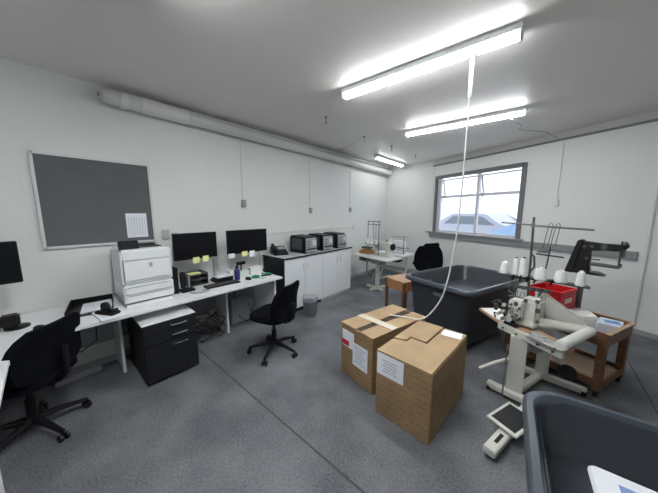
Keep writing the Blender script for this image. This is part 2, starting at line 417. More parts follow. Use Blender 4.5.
# hanging cord
t = thing('hanging_power_cord', 'long white power cord hanging from the front tube light down onto the cardboard boxes', 'cord', (-.53, 2.30, CZ-.06))
b = MB(); pts = []
P = [(0, 0, 0), (0, 0, -.5), (-.01, 0, -1.1), (-.03, 0, -1.5), (-.09, .02, -1.9), (-.18, .04, -2.12), (-.30, .06, -2.262), (-.45, .08, -2.295), (-.62, .02, -2.297)]
for i in range(len(P)-1):
    p0 = Vector(P[max(i-1, 0)]); p1 = Vector(P[i]); p2 = Vector(P[i+1]); p3 = Vector(P[min(i+2, len(P)-1)])
    for k in range(6):
        u = k/6
        pts.append(.5*((2*p1)+(-p0+p2)*u+(2*p0-5*p1+4*p2-p3)*u*u+(-p0+3*p1-3*p2+p3)*u**3))
pts.append(Vector(P[-1]))
b.tube(pts, .0065, n=8); b.build('cord', WCORD, t, smooth=True)
b = MB(); b.cyl((0, 0, .0), (0, 0, -.32), .013, n=12); b.box((0, 0, .0), (.07, .05, .04), bev=.006); b.build('cord_grip', WCORD, t, smooth=True)

# ------------------------------------------------------------------ desks
DZ = .73
DF = -2.76                                        # front edge of the wall desk
desk = thing('wall_desk', 'long white corner desk along the left wall, turning towards the camera', 'desk', (LX, 0, 0))
fx = DF-LX
arc = [(fx+.10*0+.25*(1-math.cos(a)), .12-.25*(1-0)+.25*(1-math.sin(a)) if 0 else 0) for a in (0,)]
poly = [(.01, 2.17), (fx, 2.17), (fx, .11)]
for k in range(1, 7):                              # curved inner corner
    a = PI/2*k/6; poly.append((fx+.34*(1-math.cos(a)), .11-.34*math.sin(a)))
poly += [(1.62, -.23), (1.64, -.25), (1.64, -.98), (.01, -.98)]
b = MB(); b.prism(poly, DZ-.026, DZ, bev=.002); b.build('desktop', DESKW, desk)
for y in (2.14, 1.52, .40, -.90):
    lw = .60 if y > 2 else .36
    b = MB(); b.box((.02+lw/2, y, (DZ-.028)/2), (lw, .025, DZ-.028)); b.build('panel_leg', DESKW, desk)
b = MB(); b.box((1.58, -.6, (DZ-.028)/2), (.025, .66, DZ-.028)); b.build('panel_leg', DESKW, desk)
b = MB(); b.box((.06, .62, .42), (.018, 3.0, .30)); b.build('modesty_panel', MGREY, desk)

# cables under the desk
def cable(name, pts, r, m, loc, label, cat='cable', n=6):
    b = MB(); b.tube(pts, r, n=n); return tag(b.build(name, m, loc=loc, smooth=True), label, cat)
def loops(nl, rx, ry, z0, z1, seed):
    rr = random.Random(seed); pts = []
    for k in range(nl*9):
        a = 2*PI*k/9; f = 1+.35*math.sin(k*1.7+seed)
        pts.append((rx*f*math.cos(a)+rr.uniform(-.02, .02), ry*f*math.sin(a), z0+(z1-z0)*(.5+.5*math.sin(k*.9+seed))))
    return pts
cable('cable_tangle', loops(4, .10, .20, .02, .34, 2), .008, BCORD, (LX+.32, 1.26, 0), 'tangle of black cables under the desk beside the black drawer unit')
cable('power_cable', [(0, 0, .68), (0, .02, .45), (.02, .10, .30), (.03, .22, .26), (.02, .34, .33), (0, .36, .66)], .006, BCORD, (LX+.10, -.10, 0), 'black cable looping under the desk behind the near office chair')
cable('power_cable', [(0, 0, .68), (0, .02, .40), (.05, .05, .1), (.1, .12, .015), (.12, .35, .012)], .006, BCORD, (LX+.14, 1.74, 0), 'black cable dropping to the floor under the far desk bay')
b = MB(); b.box((0, 0, 0), (.05, .34, .05), bev=.006); 
tag(b.build('power_strip', MGREY, loc=(LX+.14, .08, .10+.005-.08), rz=.1), 'grey power strip lying on the floor under the corner desk', 'power strip')
b = MB(); b.box((0, 0, .19), (.10, .30, .38), bev=.01); b.box((.052, 0, .3), (.004, .2, .03))
tag(b.build('storage_box', MGREY, loc=(LX+.14, 1.82, 0)), 'grey upright box standing against the wall under the far desk bay', 'box')

# pedestal
def drawer_unit():
    t = thing('drawer_unit', 'black mobile drawer unit with three chrome handles under the white desk', 'drawer unit', (-2.905, .722, 0))
    b = MB(); b.box((-.10, 0, .315), (.62, .465, .57), bev=.004); b.build('carcass', CHAR, t)
    for z, h in ((.547, .095), (.449, .095), (.217, .36)):
        b = MB(); b.box((.222, 0, z), (.022, .456, h), bev=.004); d = b.build('drawer', CHAR, t)
        zz = z+h/2-.03
        b = MB(); b.tube([(.232, -.01, zz), (.262, -.005, zz-.004), (.266, .06, zz-.006), (.262, .125, zz-.004), (.232, .13, zz)], .006, n=8)
        b.build('handle', CHROME, d, smooth=True)
    for sx in (-1, 1):
        for sy in (-1, 1):
            b = MB(); b.cyl((sx*.18-.02, sy*.17-.012, .0175), (sx*.18-.02, sy*.17+.012, .0175), .0175, n=14); b.build('castor', BLK, t)
    b = MB(); b.box((-.10, 0, .606), (.63, .468, .012), bev=.003); b.build('top_panel', DESKW, t)
    b = MB()
    return t
drawer_unit()

# ------------------------------------------------------------------ printer
pr = thing('laser_printer', 'big white laser printer with two paper drawers and tilted black screen', 'printer', (-3.19, .645, DZ))
W, D, H = .42, .48, .56
b = MB(); b.box((0, 0, .045+.17/2), (D, W, .17), bev=.01); b.box((0, 0, .012), (D-.03, W-.03, .03)); b.build('paper_drawer_base', PRW, pr)
b = MB(); b.box((0, 0, .21+(H-.21)/2), (D, W, H-.21), bev=.018); b.build('body', PRW, pr)
b = MB(); b.box((D/2+.004, 0, .36), (.012, W-.03, .20), bev=.006); b.build('front_door', PRW, pr)
for z in (.085, .17):
    b = MB(); b.box((D/2+.004, 0, z), (.012, W-.03, .075), bev=.004); d = b.build('paper_drawer', PRW, pr)
    b = MB(); b.box((D/2+.011, 0, z+.028), (.004, W-.06, .008)); b.build('drawer_grip', PRG, d)
b = MB(); b.box((D/2+.003, 0, .245), (.01, W-.02, .006)); b.box((D/2+.003, 0, .128), (.01, W-.02, .004)); b.build('seam_line', PRG, pr)
b = MB(); b.prism(rrect(.045, .03, .012), 0, .003); b.build('logo_badge', PRG, pr, loc=(D/2+.0105, .02, .40), ry=PI/2, rz=0)
b = MB(); b.box((-.02, .05, H), (.26, .24, .012), bev=.004); b.box((-.1, .05, H+.01), (.08, .2, .012)); b.build('output_tray', BLK, pr)
b = MB(); b.box((0, 0, 0), (.10, .16, .022), bev=.006); p = b.build('control_screen', BLKG, pr, loc=(.14, -.12, H+.035), ry=math.radians(58))
# tray of things left of the printer
tr = thing('document_tray', 'black open document tray holding papers left of the printer', 'tray', (-3.22, .225, DZ), math.radians(-8))
b = MB(); b.box((0, 0, .004), (.42, .31, .006))
for c, d in (((0, .155, .03), (.42, .006, .06)), ((0, -.155, .03), (.42, .006, .06)), ((-.21, 0, .03), (.006, .31, .06))): b.box(c, d)
b.build('tray_body', BLK, tr)
b = MB(); b.box((0, 0, 0), (.30, .21, .012)); b.box((.01, .02, .009), (.28, .2, .005), rz=.15)
tag(b.build('paper_stack', PAPER, loc=(-3.21, .26, DZ+.0135), rz=math.radians(-8)), 'white papers piled in the black tray beside the printer', 'paper')
b = MB(); b.box((0, 0, .006), (.30, .22, .012), bev=.002)
tag(b.build('paper_stack', PAPER, loc=(-2.90, .33, DZ), rz=.12), 'white sheets on the desk edge under the black tape dispenser', 'paper')
tp = thing('tape_dispenser', 'black tape dispenser on white sheets in front of the document tray', 'tape dispenser', (-2.90, .30, DZ+.0125), .5)
b = MB(); b.box((0, 0, .014), (.20, .085, .028), bev=.008); b.prism([(.02, .02), (.09, .02), (.10, .055), (.085, .055)], -.02, .02, axis='Y'); b.build('dispenser_base', BLK, tp)
b = MB(); b.lathe([(.025, -.012), (.045, -.012), (.045, .012), (.025, .012)], c=(-.02, 0, .06), axis='Y', n=20); b.build('tape_roll', BLK, tp, smooth=True)
b = MB(); b.box((0, 0, .15), (.20, .05, .30), bev=.005)
tag(b.build('computer_tower', BLK, loc=(-3.17, .915, DZ)), 'slim black computer standing upright on the desk right of the printer', 'computer')
dsp = thing('desk_speaker', 'small black speaker on the desk at the left edge of the picture', 'speaker', (-3.12, -.22, DZ))
b = MB(); b.lathe([(.07, 0), (.07, .012), (.02, .02)], n=22); b.build('speaker_base', BLK, dsp, smooth=True)
b = MB(); b.box((0, -.03, .07), (.10, .10, .09), bev=.012); b.build('speaker_body', BLK, dsp)

# pinboard
pb = thing('pinboard', 'dark grey felt pinboard in a thin white frame on the left wall', 'pinboard', (LX, 0, 0))
y0, y1, z0, z1 = -.01, .86, 1.315, 2.18
b = MB(); b.box((.012, (y0+y1)/2, (z0+z1)/2), (.02, y1-y0-.02, z1-z0-.02)); b.build('felt_panel', FELT, pb)
b = MB()
for c, d in (((y0, (z0+z1)/2), (.022, z1-z0+.022)), ((y1, (z0+z1)/2), (.022, z1-z0+.022))): b.box((.015, c[0], c[1]), (.03, d[0], d[1]))
for z in (z0, z1): b.box((.015, (y0+y1)/2, z), (.03, y1-y0, .022))
b.build('frame', mat('board_frame', (.66, .67, .66), .4), pb)
nt_ = thing('pinned_notice', 'white printed sheet pinned at the lower right corner of the pinboard', 'notice', (LX+.024, .70, 1.50), 0)
b = MB(); b.box((.001, 0, 0), (.002, .19, .27)); b.build('sheet', PAPER, nt_)
b = MB()
for k in range(7): b.box((.0025, -.075+.025*k, -.01), (.001, .002, .20))
for k in range(9): b.box((.0025, 0, .09-.025*k), (.001, .15, .0016))
b.build('printed_grid', INK, nt_)
b = MB(); b.box((.018, 0, 0), (.036, .07, .11), bev=.005); b.box((.02, .09, -.02), (.04, .05, .07), bev=.004)
tag(b.build('wall_socket', mat('socket_grey', (.5, .51, .5), .5), loc=(LX, .98, 1.38)), 'pale grey socket boxes on the wall right of the pinboard', 'socket')

# ------------------------------------------------------------------ monitors
def monitor(loc, rz, w, h, zc, label, arm=False):
    t = thing('computer_monitor', label, 'monitor', loc, rz, None)
    b = MB(); b.box((0, 0, zc), (.03, w, h), bev=.005); b.box((-.025, 0, zc), (.04, w*.6, h*.6), bev=.012); b.build('housing', BLK, t)
    b = MB(); b.box((.0162, 0, zc+.004), (.002, w-.018, h-.03)); b.build('screen', BLKG, t)
    if arm:
        b = MB(); b.tube([(-.05, 0, zc), (-.09, 0, zc-.02), (-.06, .14, zc-.10), (-.10, .24, zc-.24), (-.10, .24, .02)], .014, n=10)
        b.build('arm', SIL, t, smooth=True)
        b = MB(); b.lathe([(.06, 0), (.06, .02), (.03, .025), (.02, .03)], c=(-.10, .24, 0), n=20); b.build('clamp', BLK, t)
    else:
        b = MB(); b.cyl((-.06, 0, .01), (-.045, 0, zc), .02, .018); b.build('stand', BLK, t)
        b = MB(); b.lathe([(.12, 0), (.12, .008), (.03, .016), (.02, .03)], c=(-.05, 0, 0), n=28); b.build('base', BLK, t, smooth=True)
    return t
monitor((-3.24, 1.215, DZ), math.radians(-3), .50, .325, .505, 'black monitor with yellow notes on its lower edge beside the printer', arm=True)
monitor((-3.24, 1.93, DZ), math.radians(-3), .62, .335, .50, 'black monitor at the far end of the desk near the desk phone', arm=True)
monitor((-3.10, -.42, DZ), math.radians(6), .54, .33, .53, 'black monitor cut off by the left edge of the picture')
# sticky notes
def note(loc, rz, m, w, h, label, ry=0):
    b = MB(); b.box((0, 0, 0), (.0015, w, h)); return tag(b.build('sticky_note', m, loc=loc, rz=rz, ry=ry), label, 'note')
note((-3.216, 1.20, DZ+.33), 0, YEL, .075, .07, 'left yellow sticky note hanging from the monitor beside the printer')
note((-3.216, 1.315, DZ+.335), 0, YEL, .075, .07, 'right yellow sticky note hanging from the monitor beside the printer')
note((-3.216, 1.86, DZ+.325), 0, YEL, .09, .07, 'yellow sticky note hanging from the far desk monitor')
note((-3.216, 1.98, DZ+.31), 0, PAPER, .09, .09, 'white sticky note hanging from the far desk monitor')
note((-3.216, 1.66, DZ+.32), 0, PAPER, .09, .06, 'white note taped under the left corner of the far desk monitor')

# things on the desk
sp = thing('phone_cradle', 'slim upright black phone cradle between printer and keyboard', 'phone', (-3.10, 1.03, DZ), 0)
b = MB(); b.box((0, 0, .014), (.13, .15, .028), bev=.01); b.build('cradle_base', BLK, sp)
b = MB(); b.box((-.03, -.03, .13), (.045, .055, .20), bev=.014, ry=-.12); b.build('handset', BLK, sp, smooth=True)
b = MB(); b.cyl((-.02, .035, .028), (-.03, .035, .17), .008); b.build('cradle_post', MGREY, sp)
ot = thing('letter_tray', 'black two tier letter tray under the yellow pad', 'tray', (-3.34, 1.22, DZ), 0)
b = MB()
for z in (.006, .075, .145): b.box((0, 0, z), (.24, .22, .006))
for y in (-.11, .11): b.box((0, y, .075), (.22, .006, .15))
b.build('tray_frame', DGREY, ot)
b = MB(); b.box((0, 0, .005), (.09, .13, .01))
tag(b.build('note_pad', YEL, loc=(-3.28, 1.18, DZ+.148), rz=.1), 'yellow note pad on top of the letter tray', 'note pad')
kb = thing('keyboard', 'flat black keyboard lying in front of the letter tray', 'keyboard', (-3.03, 1.42, DZ), math.radians(-4))
b = MB(); b.box((0, 0, .009), (.14, .42, .016), bev=.004); b.build('keyboard_base', BLK, kb)
b = MB()
for i in range(5):
    for j in range(15): b.box((-.05+.025*i, -.19+.027*j, .019), (.019, .021, .006))
b.build('keys', DGREY, kb)
b = MB(); b.box((0, 0, .035), (.16, .22, .07), bev=.006)
tag(b.build('storage_box', BLK, loc=(-3.18, 1.50, DZ), rz=-.05), 'low black box on the desk between the two monitors', 'box')
b = MB(); b.box((0, 0, .006), (.14, .2, .012))
tag(b.build('paper_pad', PAPER, loc=(-3.18, 1.50, DZ+.0705), rz=.08), 'white paper pad on the low black box between the monitors', 'paper')
def mouse(loc, label, rz=0):
    b = MB(); b.loft([[(r*math.cos(2*PI*k/14)*.055, r*math.sin(2*PI*k/14)*.03, z) for k in range(14)] for r, z in ((.9, 0), (1, .01), (.9, .024), (.55, .034), (.1, .037))])
    return tag(b.build('computer_mouse', BLK, loc=loc, rz=rz, smooth=True), label, 'mouse')
mouse((-3.0, 1.77, DZ), 'black computer mouse on the desk in front of the navy bottle', .2)
mouse((-2.93, -.10, DZ), 'black computer mouse near the monitor at the left edge', .6)
bt = thing('drink_bottle', 'navy blue drink bottle standing between the two desk monitors', 'bottle', (-3.10, 1.665, DZ))
b = MB(); b.lathe([(.030, 0), (.036, .006), (.036, .13), (.030, .15), (.018, .165)], n=20); b.build('bottle_body', NAVY, bt, smooth=True)
b = MB(); b.lathe([(.020, .163), (.021, .19), (.016, .2)], n=16); b.build('cap', BLK, bt, smooth=True)
mg = thing('mug', 'white mug behind the navy bottle', 'mug', (-3.32, 1.68, DZ))
b = MB(); b.lathe([(.034, 0), (.04, .005), (.042, .10), (.038, .10), (.035, .012), (.005, .01)], n=20); b.build('cup', DESKW, mg, smooth=True)
b = MB(); b.tube([(.0, .038, .08), (0, .065, .075), (0, .07, .05), (0, .062, .028), (0, .038, .022)], .006); b.build('handle', DESKW, mg, smooth=True)
b = MB(); b.box((0, 0, .055), (.09, .20, .11), bev=.003)
tag(b.build('card_box', mat('white_card', (.74, .76, .76), .6), loc=(-3.22, 2.02, DZ)), 'white box under the far desk monitor', 'box')
b = MB(); b.box((0, 0, .04), (.08, .16, .08), bev=.003)
tag(b.build('note_block', PALEG, loc=(-3.22, 1.815, DZ)), 'pale green box left of the white box under the far monitor', 'box')
wc = thing('desk_gadget', 'small black desk gadget on a stem beneath the far desk monitor', 'gadget', (-3.34, 1.86, DZ))
b = MB(); b.box((0, 0, .17), (.06, .15, .045), bev=.015); b.build('gadget_head', BLK, wc)
b = MB(); b.cyl((0, 0, .01), (0, 0, .16), .01); b.lathe([(.05, 0), (.05, .01), (.01, .014)], n=18); b.build('gadget_stand', BLK, wc)
gt = thing('tape_roll', 'green roll of tape lying on the front edge of the far desk', 'tape', (-3.02, 1.90, DZ))
b = MB(); b.lathe([(.038, 0), (.058, 0), (.058, .022), (.038, .022), (.038, 0)], n=26); b.build('tape', GREEN, gt, smooth=True)
gs = thing('stapler', 'green and white stapler at the far corner of the desk', 'stapler', (-3.0, 2.06, DZ), 1.2)
b = MB(); b.box((0, 0, .008), (.15, .04, .014), bev=.004); b.build('stapler_base', BLK, gs)
b = MB(); b.box((0, 0, .032), (.15, .032, .02), bev=.008, ry=.1); b.build('stapler_arm', GREEN, gs)
b = MB(); b.box((0, 0, .004), (.07, .1, .008)); tag(b.build('note_card', PALEG, loc=(-2.93, 1.96, DZ), rz=.3), 'pale green card between the green tape and stapler', 'card')
cable('usb_cable', [(0, 0, .006), (.06, .03, .006), (.09, .12, .006), (.05, .2, .006), (.0, .22, .006), (.03, .12, .014)], .004, BCORD, (-2.98, 1.02, DZ), 'thin black cable curled on the desk in front of the upright phone')

# ------------------------------------------------------------------ cabinets
CY0, CY1, CFX, CH = 2.36, 4.12, -2.95, .94
edges = [2.37, 2.80, 3.24, 3.67, 4.10]
for i in range(2):
    a, c_, e = edges[2*i], edges[2*i+1], edges[2*i+2]
    t = thing('storage_cabinet', ['white two door cabinet with charcoal end panel, beside the desk', 'white two door cabinet at the far end of the row, by the sewing table'][i], 'cabinet', (LX, a, 0), 0, 'row of white storage cabinets')
    dpt = CFX-LX-.02
    b = MB(); b.box((dpt/2+.005, (e-a)/2, .06+(CH-.09)/2), (dpt-.01, e-a-.004, CH-.09)); b.box((dpt/2, (e-a)/2, .03), (dpt-.06, e-a-.01, .06)); b.build('carcass', CHAR if i == 0 else CABW, t)
    for y0, y1, hs in ((a, c_, 1), (c_, e, -1)):
        b = MB(); b.box((dpt+.009, (y0+y1)/2-a, .50), (.018, y1-y0-.006, CH-.09), bev=.002); d = b.build('door', CABW, t)
        hy = (y1-.05 if hs > 0 else y0+.05)-a
        b = MB(); b.tube([(dpt+.018, hy-.0, .80), (dpt+.04, hy, .80), (dpt+.04, hy, .70), (dpt+.018, hy, .70)], .005); b.build('handle', SIL, d)
wt = thing('cabinet_worktop', 'pale worktop with dark edge running over the white cabinets', 'worktop', (LX, CY0, CH-.028))
b = MB(); b.box(((CFX-LX)/2+.008, (CY1-CY0)/2, .0155), (CFX-LX+.012, CY1-CY0+.01, .025), bev=.002); b.build('worktop_board', CHAR, wt)
b = MB(); b.box(((CFX-LX)/2+.006, (CY1-CY0)/2, .0283), (CFX-LX+.006, CY1-CY0+.004, .003)); b.build('worktop_surface', mat('pale_grey_top', (.50, .52, .54), .35), wt)
TZ = CH-.028+.030

def label_printer(loc, rz, label):
    t = thing('label_printer', label, 'label printer', loc, rz, 'black label printers on the cabinets')
    b = MB(); b.prism([(-.21, .0), (.13, .0), (.13, .20), (.115, .225), (-.18, .235), (-.21, .21)], -.115, .115, axis='Y', bev=.008); b.build('housing', BLK, t)
    b = MB()
    b.box((-.04, -.117, .125), (.22, .004, .15), bev=.002); b.build('side_window', DGREY, t)
    b = MB(); b.prism([(.131, .015), (.155, .015), (.150, .19), (.131, .205)], -.10, .105, axis='Y'); b.build('front_fascia', MGREY, t)
    b = MB(); b.box((.155, .055, .14), (.006, .075, .07), ry=-.03); b.build('display', mat('pale_screen', (.5, .55, .6), .3), t)
    b = MB(); b.box((.158, .0, .06), (.012, .18, .018), bev=.002); b.build('label_slot', BLK, t)
    b = MB()
    for k in range(3): MB().cyl((.152, -.055, .09+.035*k), (.160, -.055, .09+.035*k), .009).build('button', BLK, t)
    return t
lp = label_printer((-3.17, 3.0, TZ), 0, 'nearest black label printer on the white cabinets')
lp.scale = (1.15, 1.2, 1.28)
dup(lp, (-3.17, 3.44, TZ), .0, 'middle black label printer of the three on the cabinets')
dup(lp, (-3.17, 3.87, TZ), .0, 'farthest black label printer on the white cabinets')
cable('power_cable', [(0, 0, .0), (.02, .2, .01), (-.01, .5, .0), (.02, .8, .01)], .005, BCORD, (LX+.05, 2.9, TZ+.01), 'black cable lying behind the label printers')

def desk_phone(loc, rz, label):
    t = thing('desk_phone', label, 'phone', loc, rz)
    b = MB(); b.prism([(-.09, 0), (.10, 0), (.10, .015), (-.07, .10), (-.09, .10)], -.10, .10, axis='Y', bev=.004); b.build('phone_base', BLK, t)
    b = MB(); b.box((.0, -.07, .085), (.21, .045, .03), ry=.45, bev=.012); b.build('handset', BLK, t)
    b = MB(); b.box((-.02, .035, .078), (.06, .10, .004), ry=.46); b.build('display', MGREY, t)
    return t
desk_phone((-3.34, 2.57, TZ), -.3, 'black desk phone with display on the near end of the cabinet worktop').scale = (1.2, 1.2, 1.3)

# wire waste bin
wb = thing('waste_bin', 'grey wire mesh waste bin on the floor in front of the cabinets', 'bin', (-2.72, 2.68, 0))
b = MB()
R0, R1, HH = .095, .125, .31
b.lathe([(R0, 0), (R0, .012), (R0-.004, .012), (.002, .010)], n=28)
for k in range(36):
    a = 2*PI*k/36
    b.cyl((R0*math.cos(a), R0*math.sin(a), 0.005), (R1*math.cos(a), R1*math.sin(a), HH), .0014, n=4)
for j in range(1, 12):
    f = j/12; r = R0+(R1-R0)*f
    b.tube([(r*math.cos(2*PI*k/28), r*math.sin(2*PI*k/28), HH*f) for k in range(28)], .0014, n=4, closed=True)
b.build('mesh_basket', GREYM, wb)
b = MB(); b.tube([(R1*math.cos(2*PI*k/28), R1*math.sin(2*PI*k/28), HH) for k in range(28)], .006, n=8, closed=True); b.build('rim', CHROME, wb, smooth=True)
b = MB(); b.lathe([(.088, .014), (.108, .17), (.106, .24), (.06, .26), (.003, .22)], n=20); b.build('bin_liner', mat('grey_liner', (.14, .15, .18), .4), wb, smooth=True)

# ------------------------------------------------------------------ office chair
def office_chair(loc, rz, label, back_h=.46, back_w=.42, seat_z=.47, tilt=.12, base_rot=.3, back_z=None, name='office_chair'):
    """faces local +x"""
    t = thing(name, label, 'chair', loc, rz)
    b = MB()
    pts = rrect(.46, .46, .14, 6)
    secs = []
    for s_, z in ((.90, -.035), (1, -.015), (1.0, .015), (.93, .035), (.6, .043)):
        secs.append([(x*s_, y*s_*1.02, seat_z+z) for x, y in pts])
    b.loft(secs); b.build('seat', FAB, t, smooth=True)
    # curved back
    b = MB(); bz = (seat_z+.10) if back_z is None else back_z
    secs = []
    nh = 9
    for i in range(nh):
        f = i/(nh-1); z = bz+back_h*f
        wv = back_w*(.80+.20*math.sin(PI*min(1, f*1.0+.12))**.6) if f < .9 else back_w*.84
        if i == 0: wv = back_w*.72
        if i == nh-1: wv = back_w*.66
        xo = -.205-tilt*back_h*f+.03*math.sin(PI*f); th = .03 if 0 < i < nh-1 else .018
        ring = []
        for k in range(9):
            y = -wv/2+wv*k/8; ring.append((xo+.045*(2*y/back_w)**2+th, y, z))
        for k in range(8, -1, -1):
            y = -wv/2+wv*k/8; ring.append((xo+.045*(2*y/back_w)**2-th, y, z))
        secs.append(ring)
    b.loft(secs); b.build('backrest', FAB, t, smooth=True)
    b = MB(); b.box((-.10, 0, seat_z-.055), (.22, .10, .04), bev=.01); b.tube([(-.08, 0, seat_z-.055), (-.22, 0, seat_z-.05), (-.27, 0, seat_z+.0), (-.275, 0, bz+.18)], .02, n=8); b.build('back_support', BLK, t, smooth=True)
    b = MB(); b.cyl((0, 0, .09), (0, 0, .28), .028, n=16); b.cyl((0, 0, .28), (0, 0, seat_z-.04), .018, n=16); b.box((0, 0, seat_z-.05), (.2, .18, .03), bev=.008); b.build('gas_lift', BLK, t)
    b = MB(); b.tube([(.05, -.05, seat_z-.06), (.06, -.25, seat_z-.065)], .008); b.box((.06, -.26, seat_z-.065), (.03, .05, .015), bev=.005); b.build('height_lever', BLK, t)
    for k in range(5):
        a = base_rot+2*PI*k/5; ca, sa = math.cos(a), math.sin(a)
        b = MB(); b.tube([(.02*ca, .02*sa, .115), (.14*ca, .14*sa, .105), (.29*ca, .29*sa, .072)], [.03, .023, .016], n=8); lg = b.build('base_leg', BLK, t, smooth=True)
        b = MB()
        for s_ in (-1, 1): b.cyl((.29*ca-sa*(s_*.018-.008), .29*sa+ca*(s_*.018-.008), .027), (.29*ca-sa*(s_*.018+.008), .29*sa+ca*(s_*.018+.008), .027), .027, n=14)
        b.cyl((.29*ca, .29*sa, .03), (.29*ca, .29*sa, .075), .009, n=8)
        b.build('castor', BLK, lg, smooth=True)
    return t
office_chair((-2.30, 1.66, 0), math.radians(198), 'black office chair on castors at the far desk, backrest towards the cabinets', back_h=.40, back_w=.46, base_rot=math.radians(14-198), tilt=.16, back_z=.46)
office_chair((-2.76, -.20, 0), math.radians(229), 'black office chair tucked into the corner desk at the left, seen from behind', back_h=.37, back_w=.52, base_rot=math.radians(28-229), tilt=.14, back_z=.50)

# ------------------------------------------------------------------ cardboard boxes
def carton(loc, rz, w, d, h, label, gap, name='cardboard_carton'):
    t = thing(name, label, 'box', loc, rz)
    b = MB(); b.box((0, 0, (h-.006)/2), (w, d, h-.006), bev=.004); b.build('carton_body', CARD, t)
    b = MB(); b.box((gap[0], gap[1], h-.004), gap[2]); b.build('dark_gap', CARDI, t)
    return t
# front carton
c1 = carton((-.675, 2.02, 0), math.radians(-4), .45, .76, .55, 'nearest large cardboard carton with white label and printed sides', (-.03, .0, (.20, .60, .006)))
h = .55
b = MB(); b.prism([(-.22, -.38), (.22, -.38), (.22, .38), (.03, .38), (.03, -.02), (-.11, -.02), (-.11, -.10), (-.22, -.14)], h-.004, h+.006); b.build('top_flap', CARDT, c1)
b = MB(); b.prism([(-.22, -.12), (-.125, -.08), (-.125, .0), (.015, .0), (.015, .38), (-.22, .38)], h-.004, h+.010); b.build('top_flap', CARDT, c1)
b = MB(); b.box((-.10, -.3815, h-.10), (.23, .002, .18)); lb = b.build('shipping_label', PAPER, c1)
b = MB()
for k in range(5): b.box((-.10, -.3828, h-.06-.022*k), (.13-.02*(k % 2), .001, .005))
b.build('label_print', INK, lb)
b = MB(); b.box((.12, .30, h+.0072), (.16, .12, .0015), rz=.15); b.build('shipping_label', PAPER, c1)
# rear carton
c2 = carton((-1.165, 2.23, 0), math.radians(-13), .44, .80, .54, 'cardboard carton behind the nearest one, with red and white labels', (.02, .0, (.07, .74, .006)))
h = .54
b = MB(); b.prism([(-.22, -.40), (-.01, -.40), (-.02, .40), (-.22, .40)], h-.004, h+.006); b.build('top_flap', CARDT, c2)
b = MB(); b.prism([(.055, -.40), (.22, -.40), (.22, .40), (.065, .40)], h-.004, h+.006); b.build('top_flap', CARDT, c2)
b = MB(); b.prism([(-.22, -.18), (.22, -.14), (.22, -.05), (-.22, -.10)], h+.006, h+.012); b.build('tape_strip', TAPE, c2)
b = MB(); b.box((-.11, -.4015, h-.14), (.17, .002, .17)); lb = b.build('shipping_label', PAPER, c2)
b = MB(); b.box((-.15, -.4030, h-.185), (.11, .001, .055)); b.build('red_label_patch', REDINK, lb)
b = MB(); b.box((.06, -.4015, h-.25), (.20, .002, .23)); lb = b.build('shipping_label', PAPER, c2)
b = MB()
for k in range(7): b.box((.05, -.4030, h-.17-.025*k), (.15-.03*(k % 3), .001, .005))
b.build('label_print', INK, lb)

# ------------------------------------------------------------------ tubs
def tub(loc, rz, label, W_=.92, L_=1.34, zr=.80):
    t = thing('laundry_tub', label, 'tub', loc, rz, None)
    n = 7
    def ring(ins, z, r=.13): return [(x, y, z) for x, y in rrect(W_-2*ins, L_-2*ins, max(.03, r-ins*.4), n)]
    # outer shell, rolled rim, inner shell, ledge and raised floor in one moulding
    b = MB(); b.loft([ring(.125, .09), ring(.12, .12), ring(.085, .52), ring(.08, .60), ring(.06, zr-.07), ring(.045, zr-.03), ring(.05, zr-.015), ring(.058, zr-.03),
                      ring(.085, zr-.18), ring(.105, zr-.205), ring(.11, zr-.22), ring(.125, zr-.225)], cap0=True, cap1=True)
    b.build('tub_body', TUB, t, smooth=True)
    b = MB()
    pts = [Vector((x, y, zr-.02)) for x, y in rrect(W_-.06, L_-.06, .14, 9)]
    b.loft([[(x, y, z) for x, y in rrect(W_-2*i, L_-2*i, .14, 9)] for i, z in ((.012, zr-.055), (.0, zr-.045), (.0, zr-.015), (.012, zr), (.034, zr+.002), (.045, zr-.010), (.050, zr-.035))], cap0=False, cap1=False)
    b.build('rolled_rim', TUBR, t, smooth=True)
    for sx, sy in ((-1, 0), (1, 0)):
        b = MB(); b.prism(rrect(.13, .035, .016), 0, .006); b.build('handle_recess', mat('handle_grey', (.16, .17, .18), .5), t, loc=(sx*(W_/2-.082), -.2, zr-.15), rx=PI/2, rz=PI/2 if sx > 0 else -PI/2)
    MB().prism(rrect(.15, .04, .018), 0, .012).build('handle_recess', mat('handle_grey', (.16, .17, .18), .5), t, loc=(.06, -(L_/2-.078), zr-.15), rx=PI/2)
    for k in (-1, 1): MB().box((k*.18, 0, .12), (.05, L_-.5, .03)).build('chassis_rail', BLK, t)
    for sx in (-1, 1):
        for sy in (-1, 1):
            b = MB(); b.cyl((sx*.22-.016, sy*.42, .05), (sx*.22+.016, sy*.42, .05), .05, n=18); b.box((sx*.22, sy*.42, .10), (.06, .07, .03)); b.build('castor', BLK, t)
    return t
tub((-.745, 3.67, 0), math.radians(-19), 'empty slate grey plastic tub on castors behind the cardboard cartons', W_=.97, L_=1.38)
t2 = tub((.505, .885, 0), math.radians(5), 'slate grey plastic tub in the right foreground, cut off by the frame')
fl = thing('printed_bag', 'white bag with blue print lying in the foreground tub', 'bag', (.42, 1.29, .578), math.radians(4))
b = MB(); b.loft([[(x*s_, y*s_, z) for x, y in rrect(.36, .26, .02)] for s_, z in ((1, 0), (1, .012), (.96, .022), (.5, .026))]); b.build('bag_body', PAPER, fl, smooth=True)
b = MB(); b.box((.015, -.005, .0265), (.24, .15, .002)); b.build('blue_print_patch', mat('pale_blue_print', (.22, .33, .62), .5), fl)
b = MB()
for k in range(4): b.box((.01, .04-.028*k, .0282), (.18-.03*(k % 2), .008, .001))
